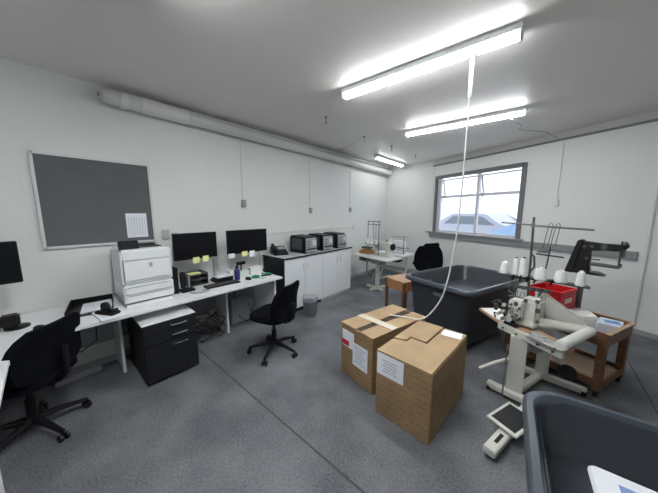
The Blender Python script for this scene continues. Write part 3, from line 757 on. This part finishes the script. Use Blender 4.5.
b.build('print_lines', PAPER, fl)

# ------------------------------------------------------------------ wooden trolley along the window wall
CU = WU; CN = WN
cart = thing('wooden_trolley', 'brown wooden trolley with a low shelf, beside the window wall', 'trolley', (.506, 3.06, 0), WA)
CL, CW, CHh = .80, .54, .60           # local x runs back along the wall (negative), y towards the wall
lx = -CL
for x, y in ((-.03, .03), (-.03, CW-.03), (lx+.03, .03), (lx+.03, CW-.03)):
    b = MB(); b.box((x, y, .06+(CHh-.06)/2), (.055, .055, CHh-.06), bev=.003); b.build('leg', WOODD, cart)
    b = MB(); b.cyl((x-.012, y, .028), (x+.012, y, .028), .028, n=14); b.box((x, y, .058), (.04, .04, .012)); b.build('castor', BLK, cart)
b = MB(); b.box((lx/2, CW/2, CHh-.09), (CL-.02, CW-.02, .016)); b.build('tray_base', WOODL, cart)
b = MB()
for y in (.006, CW-.006): b.box((lx/2, y, CHh-.05), (CL, .014, .12))
for x in (-.006, lx+.006): b.box((x, CW/2, CHh-.05), (.014, CW, .12))
b.build('tray_side', WOODD, cart)
b = MB(); b.box((-.0, CW/2, CHh+.012), (.03, CW+.01, .008)); b.box((lx/2, CW, CHh+.012), (CL, .03, .008)); b.build('tray_rim', WOODL, cart)
b = MB(); b.box((lx/2, CW/2, .12), (CL-.02, CW-.02, .018)); b.build('shelf', WOODL, cart)
b = MB()
for y in (.008, CW-.008): b.box((lx/2, y, .13), (CL-.1, .016, .07))
b.box((-.008, CW/2, .13), (.016, CW-.1, .06)); b.build('shelf_side', WOODD, cart)
def cpt(x, y, z): return Vector((.506, 3.06, 0)) + CU*x + CN*y + Vector((0, 0, z))
TB = CHh-.081
b = MB(); b.loft([[(x*s_, y*s_, z) for x, y in rrect(.16, .22, .015)] for s_, z in ((1, 0), (1.0, .07), (.97, .095))]); bk = b.build('packet', mat('pale_blue_pack', (.62, .68, .78), .5), loc=cpt(-.10, .36, TB+.0), rz=WA+.2, smooth=True)
tag(bk, 'pale packet with blue print on the near end of the wooden trolley', 'packet')
b = MB(); b.box((.01, .01, .0965), (.10, .08, .002), rz=.3); b.build('blue_patch', BLUEP, bk)
b = MB(); b.prism([(-.12, -.20), (.06, -.20), (.11, .06), (-.02, .15), (-.13, .12)], 0, .115, bev=.012)
tag(b.build('folded_cloth', mat('white_cloth', (.80, .80, .78), .85, bump=.3, bscale=12), loc=cpt(-.295, .33, TB), rz=WA-.3), 'folded white cloth lying on the wooden trolley', 'cloth')
# red crate
rc = thing('red_crate', 'bright red plastic crate on the far end of the wooden trolley', 'crate', cpt(-.565, .355, TB+.001), WA)
rw, rd, rh = .28, .32, .31
b = MB(); b.box((0, 0, .006), (rw-.03, rd-.03, .012))
for c, d, in (((0, -rd/2, rh/2), (rw, .012, rh)), ((0, rd/2, rh/2), (rw, .012, rh)), ((-rw/2, 0, rh/2), (.012, rd, rh)), ((rw/2, 0, rh/2), (.012, rd, rh))): b.box(c, d)
b.build('crate_body', RED, rc)
b = MB()
for s_ in (-1, 1): b.box((0, s_*(rd/2+.006), rh-.012), (rw+.03, .02, .022), bev=.004); b.box((s_*(rw/2+.006), 0, rh-.012), (.02, rd+.03, .022), bev=.004)
for k in range(5): b.box((-.11+.055*k, -rd/2-.008, rh/2), (.012, .006, rh-.05))
b.build('crate_rim', RED, rc)
b = MB(); b.box((rw/2+.008, -.0, .2), (.004, .14, .05)); b.build('crate_label', TAPE, rc)

# ------------------------------------------------------------------ sewing machine on stand (feed-off-the-arm)
sm = thing('arm_sewing_machine', 'cream industrial sewing machine with wheeled stand and pedal beside the trolley', 'sewing machine', (-.07, 2.58, 0))
def L3(x, y, z): return (x+.07, y-2.58, z)
# stand
b = MB(); b.box(L3(-.068, 2.60, .30), (.12, .06, .56), bev=.006); b.build('column', CREAM, sm)
b = MB(); b.box(L3(.115, 3.08, .31), (.10, .06, .56), bev=.006); b.build('column', CREAM, sm)
b = MB(); b.box(L3(-.045, 2.14, .055), (.075, .72, .05), bev=.006, rz=-.27); b.build('base_beam', CREAM, sm)
b = MB(); b.box(L3(-.04, 2.55, .055), (.46, .07, .05), bev=.006, rz=-.2); b.build('base_beam', CREAM, sm)
b = MB(); b.box(L3(.17, 3.06, .055), (.52, .06, .05), bev=.006, rz=-.10); b.build('base_beam', CREAM, sm)
b = MB(); b.box(L3(.02, 2.83, .055), (.06, .52, .045), bev=.006, rz=-.35); b.build('base_beam', CREAM, sm)
for x, y in ((-.13, 1.84), (-.25, 2.59), (.41, 3.035)):
    b = MB(); b.cyl(L3(x-.018, y, .036), L3(x+.018, y, .036), .036, n=16); b.cyl(L3(x, y, .03), L3(x, y, .07), .012); b.build('castor', BLK, sm)
b = MB(); b.box(L3(-.10, 1.93, .083), (.02, .10, .008), rz=-.27); b.build('slot_plate', BLK, sm)
# pedal
b = MB(); b.box((0, 0, 0), (.21, .28, .016), bev=.004); pd = b.build('pedal', CREAM, sm, loc=L3(-.045, 2.15, .115), rz=-.44, rx=.10)
b = MB(); b.box((0, 0, .0095), (.165, .225, .004)); b.build('rubber_mat', BLK, pd)
b = MB(); b.cyl(L3(-.13, 2.32, .12), L3(-.14, 2.52, .52), .006); b.build('pedal_rod', STEEL, sm)
b = MB(); b.tube([L3(-.12, 2.58, .36), L3(-.22, 2.57, .29), L3(-.33, 2.54, .20)], .016, n=10); b.build('knee_lever', CREAM, sm, smooth=True)
# table frame and wooden top
b = MB(); d = Vector((.41, -.28, 0)); a = math.atan2(d.y, d.x)
b.box(L3(-.018, 2.565, .60), (.52, .03, .06), rz=a, bev=.004)
for f in (-.4, -.15, .2, .42):
    b.cyl(L3(-.018+d.x*f-.01, 2.565+d.y*f-.014, .60), L3(-.018+d.x*f-.02, 2.565+d.y*f-.024, .60), .008, n=10, mi=1)
b.build('table_rail', [CREAM, STEEL], sm)
b = MB(); b.prism([(x+.07, y-2.58) for x, y in ((-.445, 2.99), (-.23, 2.73), (.19, 2.45), (.27, 2.56), (-.06, 2.86), (-.30, 3.14))], .598, .622, bev=.002); b.build('wooden_top', WOODL, sm)
b = MB(); b.prism([(x+.07, y-2.58) for x, y in ((-.43, 2.985), (-.24, 2.77), (-.12, 2.70), (-.12, 2.90), (-.28, 3.10))], .622, .628); b.build('top_plate', DESKW, sm)
# head
b = MB(); b.box(L3(-.01, 2.82, .755), (.14, .16, .25), bev=.02, rz=-.3); b.box(L3(-.11, 2.77, .775), (.11, .12, .17), bev=.012, rz=-.3)
b.box(L3(-.155, 2.72, .68), (.05, .07, .10), bev=.01, rz=-.3); b.box(L3(-.05, 2.76, .665), (.18, .10, .05), bev=.01, rz=-.3)
b.build('machine_head', CREAM, sm, smooth=True)
b = MB(); b.prism([(-.0+.07, .63), (-.0+.07, .90), (.05+.07, .915), (.085+.07, .89), (.37+.07, .685), (.37+.07, .655), (.28+.07, .64)], 2.94-2.58, 3.04-2.58, axis='Y', bev=.006); b.build('machine_arm_casting', CREAM, sm)
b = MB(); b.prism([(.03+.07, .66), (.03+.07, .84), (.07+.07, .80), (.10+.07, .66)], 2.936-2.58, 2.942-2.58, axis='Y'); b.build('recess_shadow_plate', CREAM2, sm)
b = MB(); b.cyl(L3(-.04, 2.78, .675), L3(.34, 2.86, .675), .044, .040, n=20); b.build('cylinder_arm', CREAM, sm, smooth=True)
b = MB(); b.cyl(L3(.175, 2.40, .672), L3(.375, 2.90, .665), .038, n=22); b.cyl(L3(.170, 2.387, .672), L3(.176, 2.402, .672), .031, n=22)
b.build('cylinder_bed', mat('bright_enamel', (.68, .68, .64), .35), sm, smooth=True)
b = MB(); b.box(L3(.09, 2.50, .640), (.20, .12, .012), rz=a); b.box(L3(.05, 2.56, .65), (.10, .06, .02), rz=a); b.box(L3(.13, 2.47, .652), (.08, .05, .02), rz=a+.2)
b.build('steel_bed_plate', SIL, sm)
# tension parts
b = MB()
rr = random.Random(3)
for (x, y, z) in ((-.135, 2.745, .78), (-.10, 2.735, .78), (-.135, 2.745, .74), (-.10, 2.735, .735), (-.20, 2.72, .80), (-.21, 2.74, .74), (-.20, 2.70, .68), (-.235, 2.73, .71)):
    b = MB(); b.cyl((x+.07, y-2.58+.01, z), (x+.07-.012, y-2.58-.035, z), .015, n=14); b.cyl((x+.07-.012, y-2.58-.035, z), (x+.07-.018, y-2.58-.055, z), .006, n=8)
    b.build('tension_disc', CHROME, sm)
b = MB()
for (x, y, z, q) in ((-.12, 2.72, .83, .03), (-.06, 2.74, .87, .022), (.02, 2.76, .87, .026), (-.17, 2.70, .78, .02), (.03, 2.735, .80, .03), (-.19, 2.68, .73, .022), (.035, 2.735, .70, .018), (-.10, 2.70, .69, .02)):
    b = MB(); b.box((x+.07, y-2.58, z), (q, .03, q*1.2), bev=.004, rz=-.3); b.build('dark_fitting', DGREY, sm)
for (x, z) in ((-.14, .71), (-.09, .80), (-.155, .82), (-.08, .71)): b.cyl((x+.07, 2.71-2.58, z), (x+.07-.006, 2.69-2.58, z), .010, n=12) if 0 else MB().cyl((x+.07, 2.71-2.58, z), (x+.07-.006, 2.69-2.58, z), .010, n=12).build('screw_cap', DGREY, sm)
b = MB()
for k in range(6):
    x = -.20+.055*k
    b.cyl(L3(x, 2.96, .93), L3(x, 2.93, .93), .014, n=12); b.cyl(L3(x, 2.96, .93), L3(x, 2.88, .93), .005, n=8)
b.box(L3(-.06, 2.965, .93), (.34, .012, .03)); b.tube([L3(-.19, 2.965, .93), L3(-.2, 2.93, .88), L3(-.13, 2.86, .86)], .007); b.tube([L3(.05, 2.965, .93), L3(.03, 2.90, .90), L3(.01, 2.86, .86)], .007)
b.build('tension_rail', STEEL, sm)
b = MB(); b.tube([L3(-.22, 2.74, .80), L3(-.27, 2.72, .83), L3(-.30, 2.73, .80), L3(-.27, 2.75, .73)], .007); b.tube([L3(-.20, 2.72, .72), L3(-.28, 2.73, .70), L3(-.27, 2.76, .65)], .008); b.box(L3(-.27, 2.74, .76), (.03, .03, .06), bev=.004, rz=.4)
b.build('take_up_lever', STEEL, sm)
b = MB()
for (x, y, z) in ((-.17, 2.72, .66), (-.13, 2.70, .655), (-.19, 2.76, .70), (-.06, 2.76, .655), (-.22, 2.79, .77), (-.25, 2.77, .80)):
    b = MB(); b.box((x+.07, y-2.58, z), (.035, .03, .04), bev=.004, rz=rr.uniform(-1, 1)); b.build('looper_block', BLK, sm)
b = MB(); b.box(L3(-.14, 2.69, .645), (.10, .05, .025), rz=-.5)
b.build('looper_mechanism', BLK, sm)
b = MB()
for k in range(5):
    x = -.16+.05*k
    b.tube([L3(x, 2.85, .86), L3(x+.01, 2.87, .90), L3(x+.03, 2.88, .91), L3(x+.035, 2.87, .87)], .003, n=6)
b.box(L3(-.06, 2.87, .845), (.26, .03, .018), bev=.003, rz=-.1); b.build('thread_guide', STEEL, sm)
# hand wheel low under the beam
b = MB(); b.lathe([(.055, -.008), (.06, 0), (.055, .008)], c=L3(.24, 2.52, .43), n=24, axis='Y'); b.build('knee_pad', BLK, sm)
b = MB(); b.tube([L3(.12, 2.52, .58), L3(.17, 2.52, .52), L3(.235, 2.53, .44)], .010); b.build('knee_pad_rod', CREAM2, sm)
b = MB(); b.box(L3(.03, 2.72, .50), (.13, .12, .12), bev=.02); b.cyl(L3(-.03, 2.66, .47), L3(-.03, 2.62, .47), .04); b.build('drive_motor', CREAM2, sm)
# thread stand
TY = 3.10
ts = thing('thread_stand', 'tall steel thread stand with crossbars behind the cream sewing machine', 'thread stand', (-.05, TY, .625))
def Q(x, y, z): return (x+.05, y-TY, z-.625)
b = MB(); b.cyl(Q(-.05, TY, .625), Q(-.075, TY, 1.60), .010, n=12); b.lathe([(.04, 0), (.04, .008), (.015, .012)], n=16); b.build('pole', STEEL, ts)
b = MB(); b.cyl(Q(-.075, TY, 1.525), Q(-.33, TY, 1.545), .008); b.cyl(Q(-.075, TY, 1.52), Q(.335, TY, 1.495), .009); b.box(Q(-.075, TY, 1.525), (.028, .028, .05), bev=.004); b.build('crossbar', GREYM, ts)
b = MB()
for x in (.05, .10):
    b.tube([Q(x-.035, TY, 1.30), Q(x-.02, TY, 1.45), Q(x-.01, TY, 1.535), Q(x+.005, TY, 1.55), Q(x+.018, TY, 1.53), Q(x+.0, TY, 1.34)], .0035, n=6)
b.build('thread_loop', STEEL, ts)
b = MB(); b.cyl(Q(-.03, TY, 1.25), Q(.17, TY, 1.235), .008); b.lathe([(.045, 0), (.045, .01), (.01, .012)], c=Q(.02, TY, 1.27), n=16); b.cyl(Q(.05, TY, 1.05), Q(.07, TY, 1.32), .006); b.build('guide_arm', DGREY, ts)
b = MB(); b.prism(rrect(.68, .10, .02), -.006, .006); tr_ = b.build('spool_tray', STEEL, ts, loc=Q(.02, TY, 1.005), ry=.048)
b = MB(); b.tube([Q(-.075, TY, 1.25), Q(-.04, TY, 1.22), Q(-.03, TY, 1.12), Q(-.06, TY, 1.06)], .009); b.build('curved_bracket', STEEL, ts)
for x in (-.19, -.13, -.075, -.02, .10):
    b = MB(); b.lathe([(.028, 0), (.028, .012), (.012, .02)], c=Q(x, TY-.05, 1.0), n=12); b.cyl(Q(x, TY-.05, .97), Q(x+.01, TY-.07, 1.03), .008)
    b.build('spool_pin', BLK, ts)
cones = [(-.262, 3.08, .115, 'round white thread cone at the left end of the spool tray', .036), (-.175, 3.10, .165, 'tall slim white thread cone second from the left on the spool tray', .026),
         (-.112, 3.07, .18, 'tall white thread cone beside the steel pole on its left', .033), (.022, 3.06, .105, 'wide white thread cone just right of the steel pole', .046),
         (.165, 3.09, .105, 'rounded white thread cone second from the right on the spool tray', .044), (.295, 3.08, .125, 'white thread cone at the right end of the spool tray', .030)]
for x, y, hc, l, r in cones:
    zt = 1.005-.048*(x-.02)+.0075
    t = thing('thread_cone', l, 'thread cone', (x, y, zt), 0, 'white thread cones on the spool tray')
    b = MB(); b.lathe([(r*1.12, 0), (r*1.15, .008), (r*1.0, hc*.45), (r*.82, hc*.9), (r*.74, hc*.98), (r*.45, hc)], n=20); b.build('thread', THREAD, t, smooth=True)
    b = MB(); b.lathe([(r*.42, hc-.002), (r*.40, hc+.01), (r*.2, hc+.012)], n=14); b.build('cone_core', BLK if hc > .15 else DESKW, t)

# ------------------------------------------------------------------ old dark machine on a pedestal by the window wall
om = thing('dark_post_machine', 'old dark cylinder arm machine on a post behind the red crate', 'machine', (.37, 3.83, 0), WA+math.radians(10))
om.scale = (.86, .88, .985)
b = MB(); b.cyl((0, .02, .02), (0, .02, 1.02), .03, n=16); b.lathe([(.12, 0), (.12, .02), (.05, .035)], c=(0, .02, 0), n=24); b.build('post', STEEL, om, smooth=True)
b = MB(); b.prism([(-.10, 1.02), (.07, 1.02), (.06, 1.10), (.045, 1.14), (.04, 1.26), (.07, 1.275), (.28, 1.275), (.30, 1.285), (.31, 1.335), (.27, 1.345), (-.01, 1.345), (-.05, 1.36), (-.08, 1.34)], -.05, .05, axis='Y', bev=.012); b.build('machine_body', OLDM, om, smooth=True)
b = MB(); b.prism([(-.16, 1.0), (-.08, 1.0), (-.02, 1.37), (-.07, 1.37)], -.075, .075, axis='Y', bev=.008); b.build('side_plate', mat('black_rough_cast', (.008, .008, .008), .8), om)
b = MB(); b.cyl((-.03, 0, 1.12), (.30, 0, 1.11), .022, .018, n=16); b.cyl((.30, 0, 1.11), (.30, 0, 1.15), .016); b.build('cylinder_arm', STEEL, om, smooth=True)
b = MB(); b.cyl((.29, 0, 1.11), (.29, 0, 1.38), .010, n=10); b.cyl((.315, 0, 1.22), (.315, 0, 1.375), .014); b.build('needle_bar', STEEL, om)
b = MB(); b.lathe([(.022, -.02), (.034, -.015), (.034, .015), (.022, .02)], c=(.315, -.0, 1.335), n=20, axis='Y'); b.build('hand_wheel', OLDM, om, smooth=True)
b = MB()
for x, z in ((.0, 1.30), (.06, 1.31), (.15, 1.31), (.03, 1.18)):
    b = MB(); b.cyl((x, -.05, z), (x, -.075, z), .018, n=14); b.cyl((x, -.075, z), (x, -.09, z), .007, n=8)
    b.build('tension_disc', STEEL, om)
b = MB(); b.prism([(-.08, 1.005), (.20, 1.005), (.14, 1.03), (-.08, 1.035)], -.08, .08, axis='Y'); b.build('base_plate', OLDM, om)
b = MB(); b.box((.16, -.035, 1.31), (.05, .05, .06), bev=.006); b.box((.10, -.03, 1.17), (.08, .03, .012)); b.build('gauge_block', STEEL, om)

# ------------------------------------------------------------------ far sewing corner
ft = thing('sewing_table', 'small white sewing table on a T shaped leg in the far corner', 'table', (-2.62, 4.58, 0), math.radians(-14))
b = MB(); b.prism(rrect(.96, .50, .03), .70, .728, bev=.003); b.build('tabletop', mat('pale_green_top', (.66, .70, .66), .35), ft)
for x in (-.0,):
    b = MB(); b.box((x+.04, 0, .36), (.09, .05, .68), bev=.006); b.build('leg_column', CREAM, ft)
b = MB(); b.box((-.02, -.02, .03), (.48, .06, .05), bev=.008); b.box((.04, 0, .03), (.06, .44, .05), bev=.008); b.build('foot_base', CREAM, ft)
b = MB(); b.box((.04, .0, .62), (.3, .2, .12), bev=.02); b.build('motor', CREAM2, ft)
b = MB(); b.box((-.25, -.02, .60), (.25, .3, .012)); b.box((-.36, -.02, .65), (.012, .3, .1)); b.box((-.14, -.02, .65), (.012, .3, .1)); b.build('under_drawer', CREAM2, ft)
b = MB(); b.tube([(-.18, -.1, .59), (-.2, -.1, .4), (-.1, -.08, .25), (-.02, -.05, .45)], .01); b.build('drive_cable', BCORD, ft)
def ftp(x, y, z):
    a = math.radians(-14); return (-2.62+x*math.cos(a)-y*math.sin(a), 4.58+x*math.sin(a)+y*math.cos(a), z)
def sewing_head(loc, rz, label, body=CREAM):
    t = thing('sewing_machine', label, 'sewing machine', loc, rz)
    b = MB(); b.prism([(-.22, 0), (.24, 0), (.24, .27), (.20, .30), (-.17, .30), (-.22, .27), (-.22, .08), (-.14, .08), (-.14, .19), (.12, .19), (.12, .035), (-.22, .035)], -.06, .06, axis='Y', bev=.008); b.build('machine_body', body, t)
    b = MB(); b.lathe([(.02, .0), (.07, .005), (.07, .03), (.02, .035)], c=(.24, 0, .22), n=20, axis='X'); b.build('hand_wheel', BLK, t, smooth=True)
    b = MB(); b.cyl((-.18, 0, .03), (-.18, 0, .10), .006); b.cyl((-.18, 0, .30), (-.18, 0, .34), .006); b.build('needle_bar', CHROME, t)
    return t
sewing_head(ftp(.10, .08, .729), math.radians(-14), 'cream sewing machine on the far white sewing table')
fs = thing('thread_rack', 'thin frame thread rack on the far sewing table', 'thread stand', ftp(-.12, .0, .729), math.radians(-10))
b = MB()
for x in (-.15, .15): b.cyl((x, .0, 0), (x, .0, .74), .009, n=10)
for z in (.72, .66, .24): b.cyl((-.16, .0, z), (.19, .0, z), .008, n=10)
b.cyl((0, 0, .24), (0, 0, .72), .006); b.cyl((.07, 0, .24), (.07, 0, .66), .006)
b.box((0, -.02, .235), (.36, .12, .012)); b.build('rack_frame', GREYM, fs)
for k in range(3):
    t = thing('thread_cone', ['small white thread cone at the left of the far thread rack', 'small white thread cone in the middle of the far thread rack', 'small white thread cone at the right of the far thread rack'][k], 'thread cone',
              tuple(Vector(ftp(-.12, 0, .971)) + Vector((-.11+.1*k, -.03+.0*k, .0))), 0, 'thread cones on the far rack')
    b = MB(); b.lathe([(.03, 0), (.03, .01), (.015, .10), (.008, .11)], n=14); b.build('thread', THREAD, t, smooth=True)
b = MB(); b.prism([(-.16, 0), (.16, 0), (.18, .06), (.06, .11), (-.12, .09), (-.19, .04)], -.07, .07, axis='Y', bev=.01)
tag(b.build('wooden_block', WOODO, loc=ftp(-.34, .05, .7295), rz=.15), 'orange brown wooden piece on the left of the far sewing table', 'wood block')
b = MB(); b.box((0, 0, .02), (.22, .16, .04), bev=.006)
tag(b.build('green_cloth_pile', mat('green_cloth', (.05, .14, .07), .9), loc=ftp(-.36, .06, .842), rz=.1), 'dark green cloth lying on the orange wooden piece', 'cloth')

s2 = thing('sewing_table', 'second white sewing table beside the black chair near the back wall', 'table', (-2.62, 5.42, 0), math.radians(-12))
b = MB(); b.prism(rrect(.80, .48, .03), .66, .69, bev=.003); b.build('tabletop', DESKW, s2)
for x in (-.3, .34):
    b = MB(); b.tube([(x, -.2, .03), (x, 0, .36), (x, .0, .66)], .02); b.box((x, 0, .02), (.05, .48, .04), bev=.006); b.build('leg', CREAM, s2)
b = MB(); b.box((0, 0, .27), (.64, .03, .04)); b.build('stretcher', CREAM, s2)
b = MB(); b.box((0, .0, .56), (.34, .2, .16), bev=.03); b.build('motor', BLK, s2)
sewing_head((-2.58, 5.42, .691), math.radians(170), 'cream and black sewing machine on the table near the back wall', body=DESKW)
b = MB(); b.cyl((0, 0, 0), (0, 0, .42), .008); b.cyl((-.28, 0, .40), (.1, 0, .40), .007); b.cyl((-.26, 0, .2), (-.26, 0, .40), .004); b.box((0, 0, .15), (.3, .1, .01))
tag(b.build('thread_rack', GREYM, loc=(-2.35, 5.30, .691)), 'thin pole thread rack beside the back wall sewing machine', 'thread stand')
office_chair((-1.80, 5.28, 0), math.radians(115), 'black office chair with tall rounded back between tub and back wall', back_h=.50, back_w=.56, seat_z=.47, tilt=.05, back_z=.46)
office_chair((-2.02, 5.75, 0), math.radians(150), 'black office chair between the back sewing table and the rounded tall black chair', back_h=.46, back_w=.50, seat_z=.45, tilt=.05, back_z=.50)

# small brown table left of the big tub
bt_ = thing('side_table', 'small brown wooden table half hidden behind the tub and cartons', 'table', (-1.60, 3.72, 0), math.radians(-22))
b = MB(); b.box((0, 0, .595), (.42, .46, .02), bev=.003); b.build('tabletop', WOODL, bt_)
b = MB(); b.box((0, -.215, .52), (.40, .02, .13)); b.box((0, .215, .52), (.40, .02, .13)); b.box((-.195, 0, .52), (.02, .42, .13)); b.box((.195, 0, .52), (.02, .42, .13)); b.build('apron', WOODO, bt_)
for sx in (-1, 1):
    for sy in (-1, 1):
        b = MB(); b.box((sx*.19, sy*.21, .29), (.035, .035, .58)); b.build('leg', WOODD, bt_)

# ------------------------------------------------------------------ outside the window
b = MB(); b.box((0, 0, .10), (30, 20, .1)); o = b.build('floor_yard', ASPH, loc=tuple(wpt(0, 11.0, 0)), rz=WA); struct(o)
b = MB(); b.box((0, 0, 2.6), (30, .3, 5.4)); struct(b.build('wall_opposite', FACADE, loc=tuple(wpt(0, 15, 0)), rz=WA))
def car(s, d, rz, body, label, hgt=1.45, van=False):
    t = thing('parked_car', label, 'car', tuple(wpt(s, d, .15)), WA+rz)
    if van: prof = [(-2.2, .35), (2.2, .35), (2.25, .9), (1.9, 1.05), (1.2, 1.75), (-2.1, 1.85), (-2.25, 1.0)]
    else: prof = [(-2.15, .35), (2.15, .35), (2.2, .7), (1.9, .88), (1.1, .95), (.4, hgt-.02), (-.9, hgt), (-1.6, 1.0), (-2.15, .9)]
    b = MB(); b.prism(prof, -.85, .85, axis='Y', bev=.06); b.build('car_body', body, t, smooth=True)
    b = MB()
    if van: g = [(-1.9, 1.15), (1.45, 1.15), (1.05, 1.65), (-1.9, 1.7)]
    else: g = [(-1.3, 1.0), (.85, 1.0), (.32, hgt-.1), (-.85, hgt-.09)]
    b.prism(g, -.865, .865, axis='Y', bev=.02); b.build('car_windows', CARG, t)
    for x in (-1.35, 1.35):
        for y in (-.78, .78):
            b = MB(); b.cyl((x, y-.1, .32), (x, y+.1, .32), .32, n=24); b.cyl((x, y-.105, .32), (x, y+.105, .32), .18, n=18, mi=1); b.build('wheel', [BLK, SIL], t)
    b = MB(); b.box((2.19, .55, .68), (.06, .3, .12)); b.box((2.19, -.55, .68), (.06, .3, .12)); b.build('headlight', FITT, t)
car(-1.75, 4.9, .10, CARW, 'silver car parked outside seen through the left of the window')
car(-4.2, 9.2, .1, CARW, 'silver car parked farther back outside the left window pane')
car(2.0, 3.3, -.15, CARB, 'pale blue car parked outside the right half of the window', hgt=1.42)

# ------------------------------------------------------------------ light, sky, camera
w = bpy.data.worlds.new('World'); bpy.context.scene.world = w; w.use_nodes = True
w.node_tree.nodes['Background'].inputs[0].default_value = (.92, .96, 1, 1)
w.node_tree.nodes['Background'].inputs[1].default_value = 1.9
sun = bpy.data.lights.new('sun', 'SUN'); sun.energy = 1.5; sun.angle = .1
so = bpy.data.objects.new('sun', sun); C.objects.link(so); so.rotation_euler = (math.radians(38), 0, WA+math.radians(10))
# daylight entering at the window opening (portal-like soft area just outside the glass)
cam = bpy.data.cameras.new('camera'); co = bpy.data.objects.new('camera', cam); C.objects.link(co)
co.location = (0, 0, 1.65); co.rotation_euler = (math.radians(90-7.951), 0, math.radians(40.895))
cam.sensor_width = 36; cam.lens = 247/658*36; cam.clip_start = .02
sc = bpy.context.scene; sc.camera = co
sc.view_settings.view_transform = 'Standard'; sc.view_settings.look = 'None'; sc.view_settings.gamma = 1
sc.view_settings.exposure = 0.57
sc.cycles.use_denoising = True
sc.cycles.max_bounces = 8
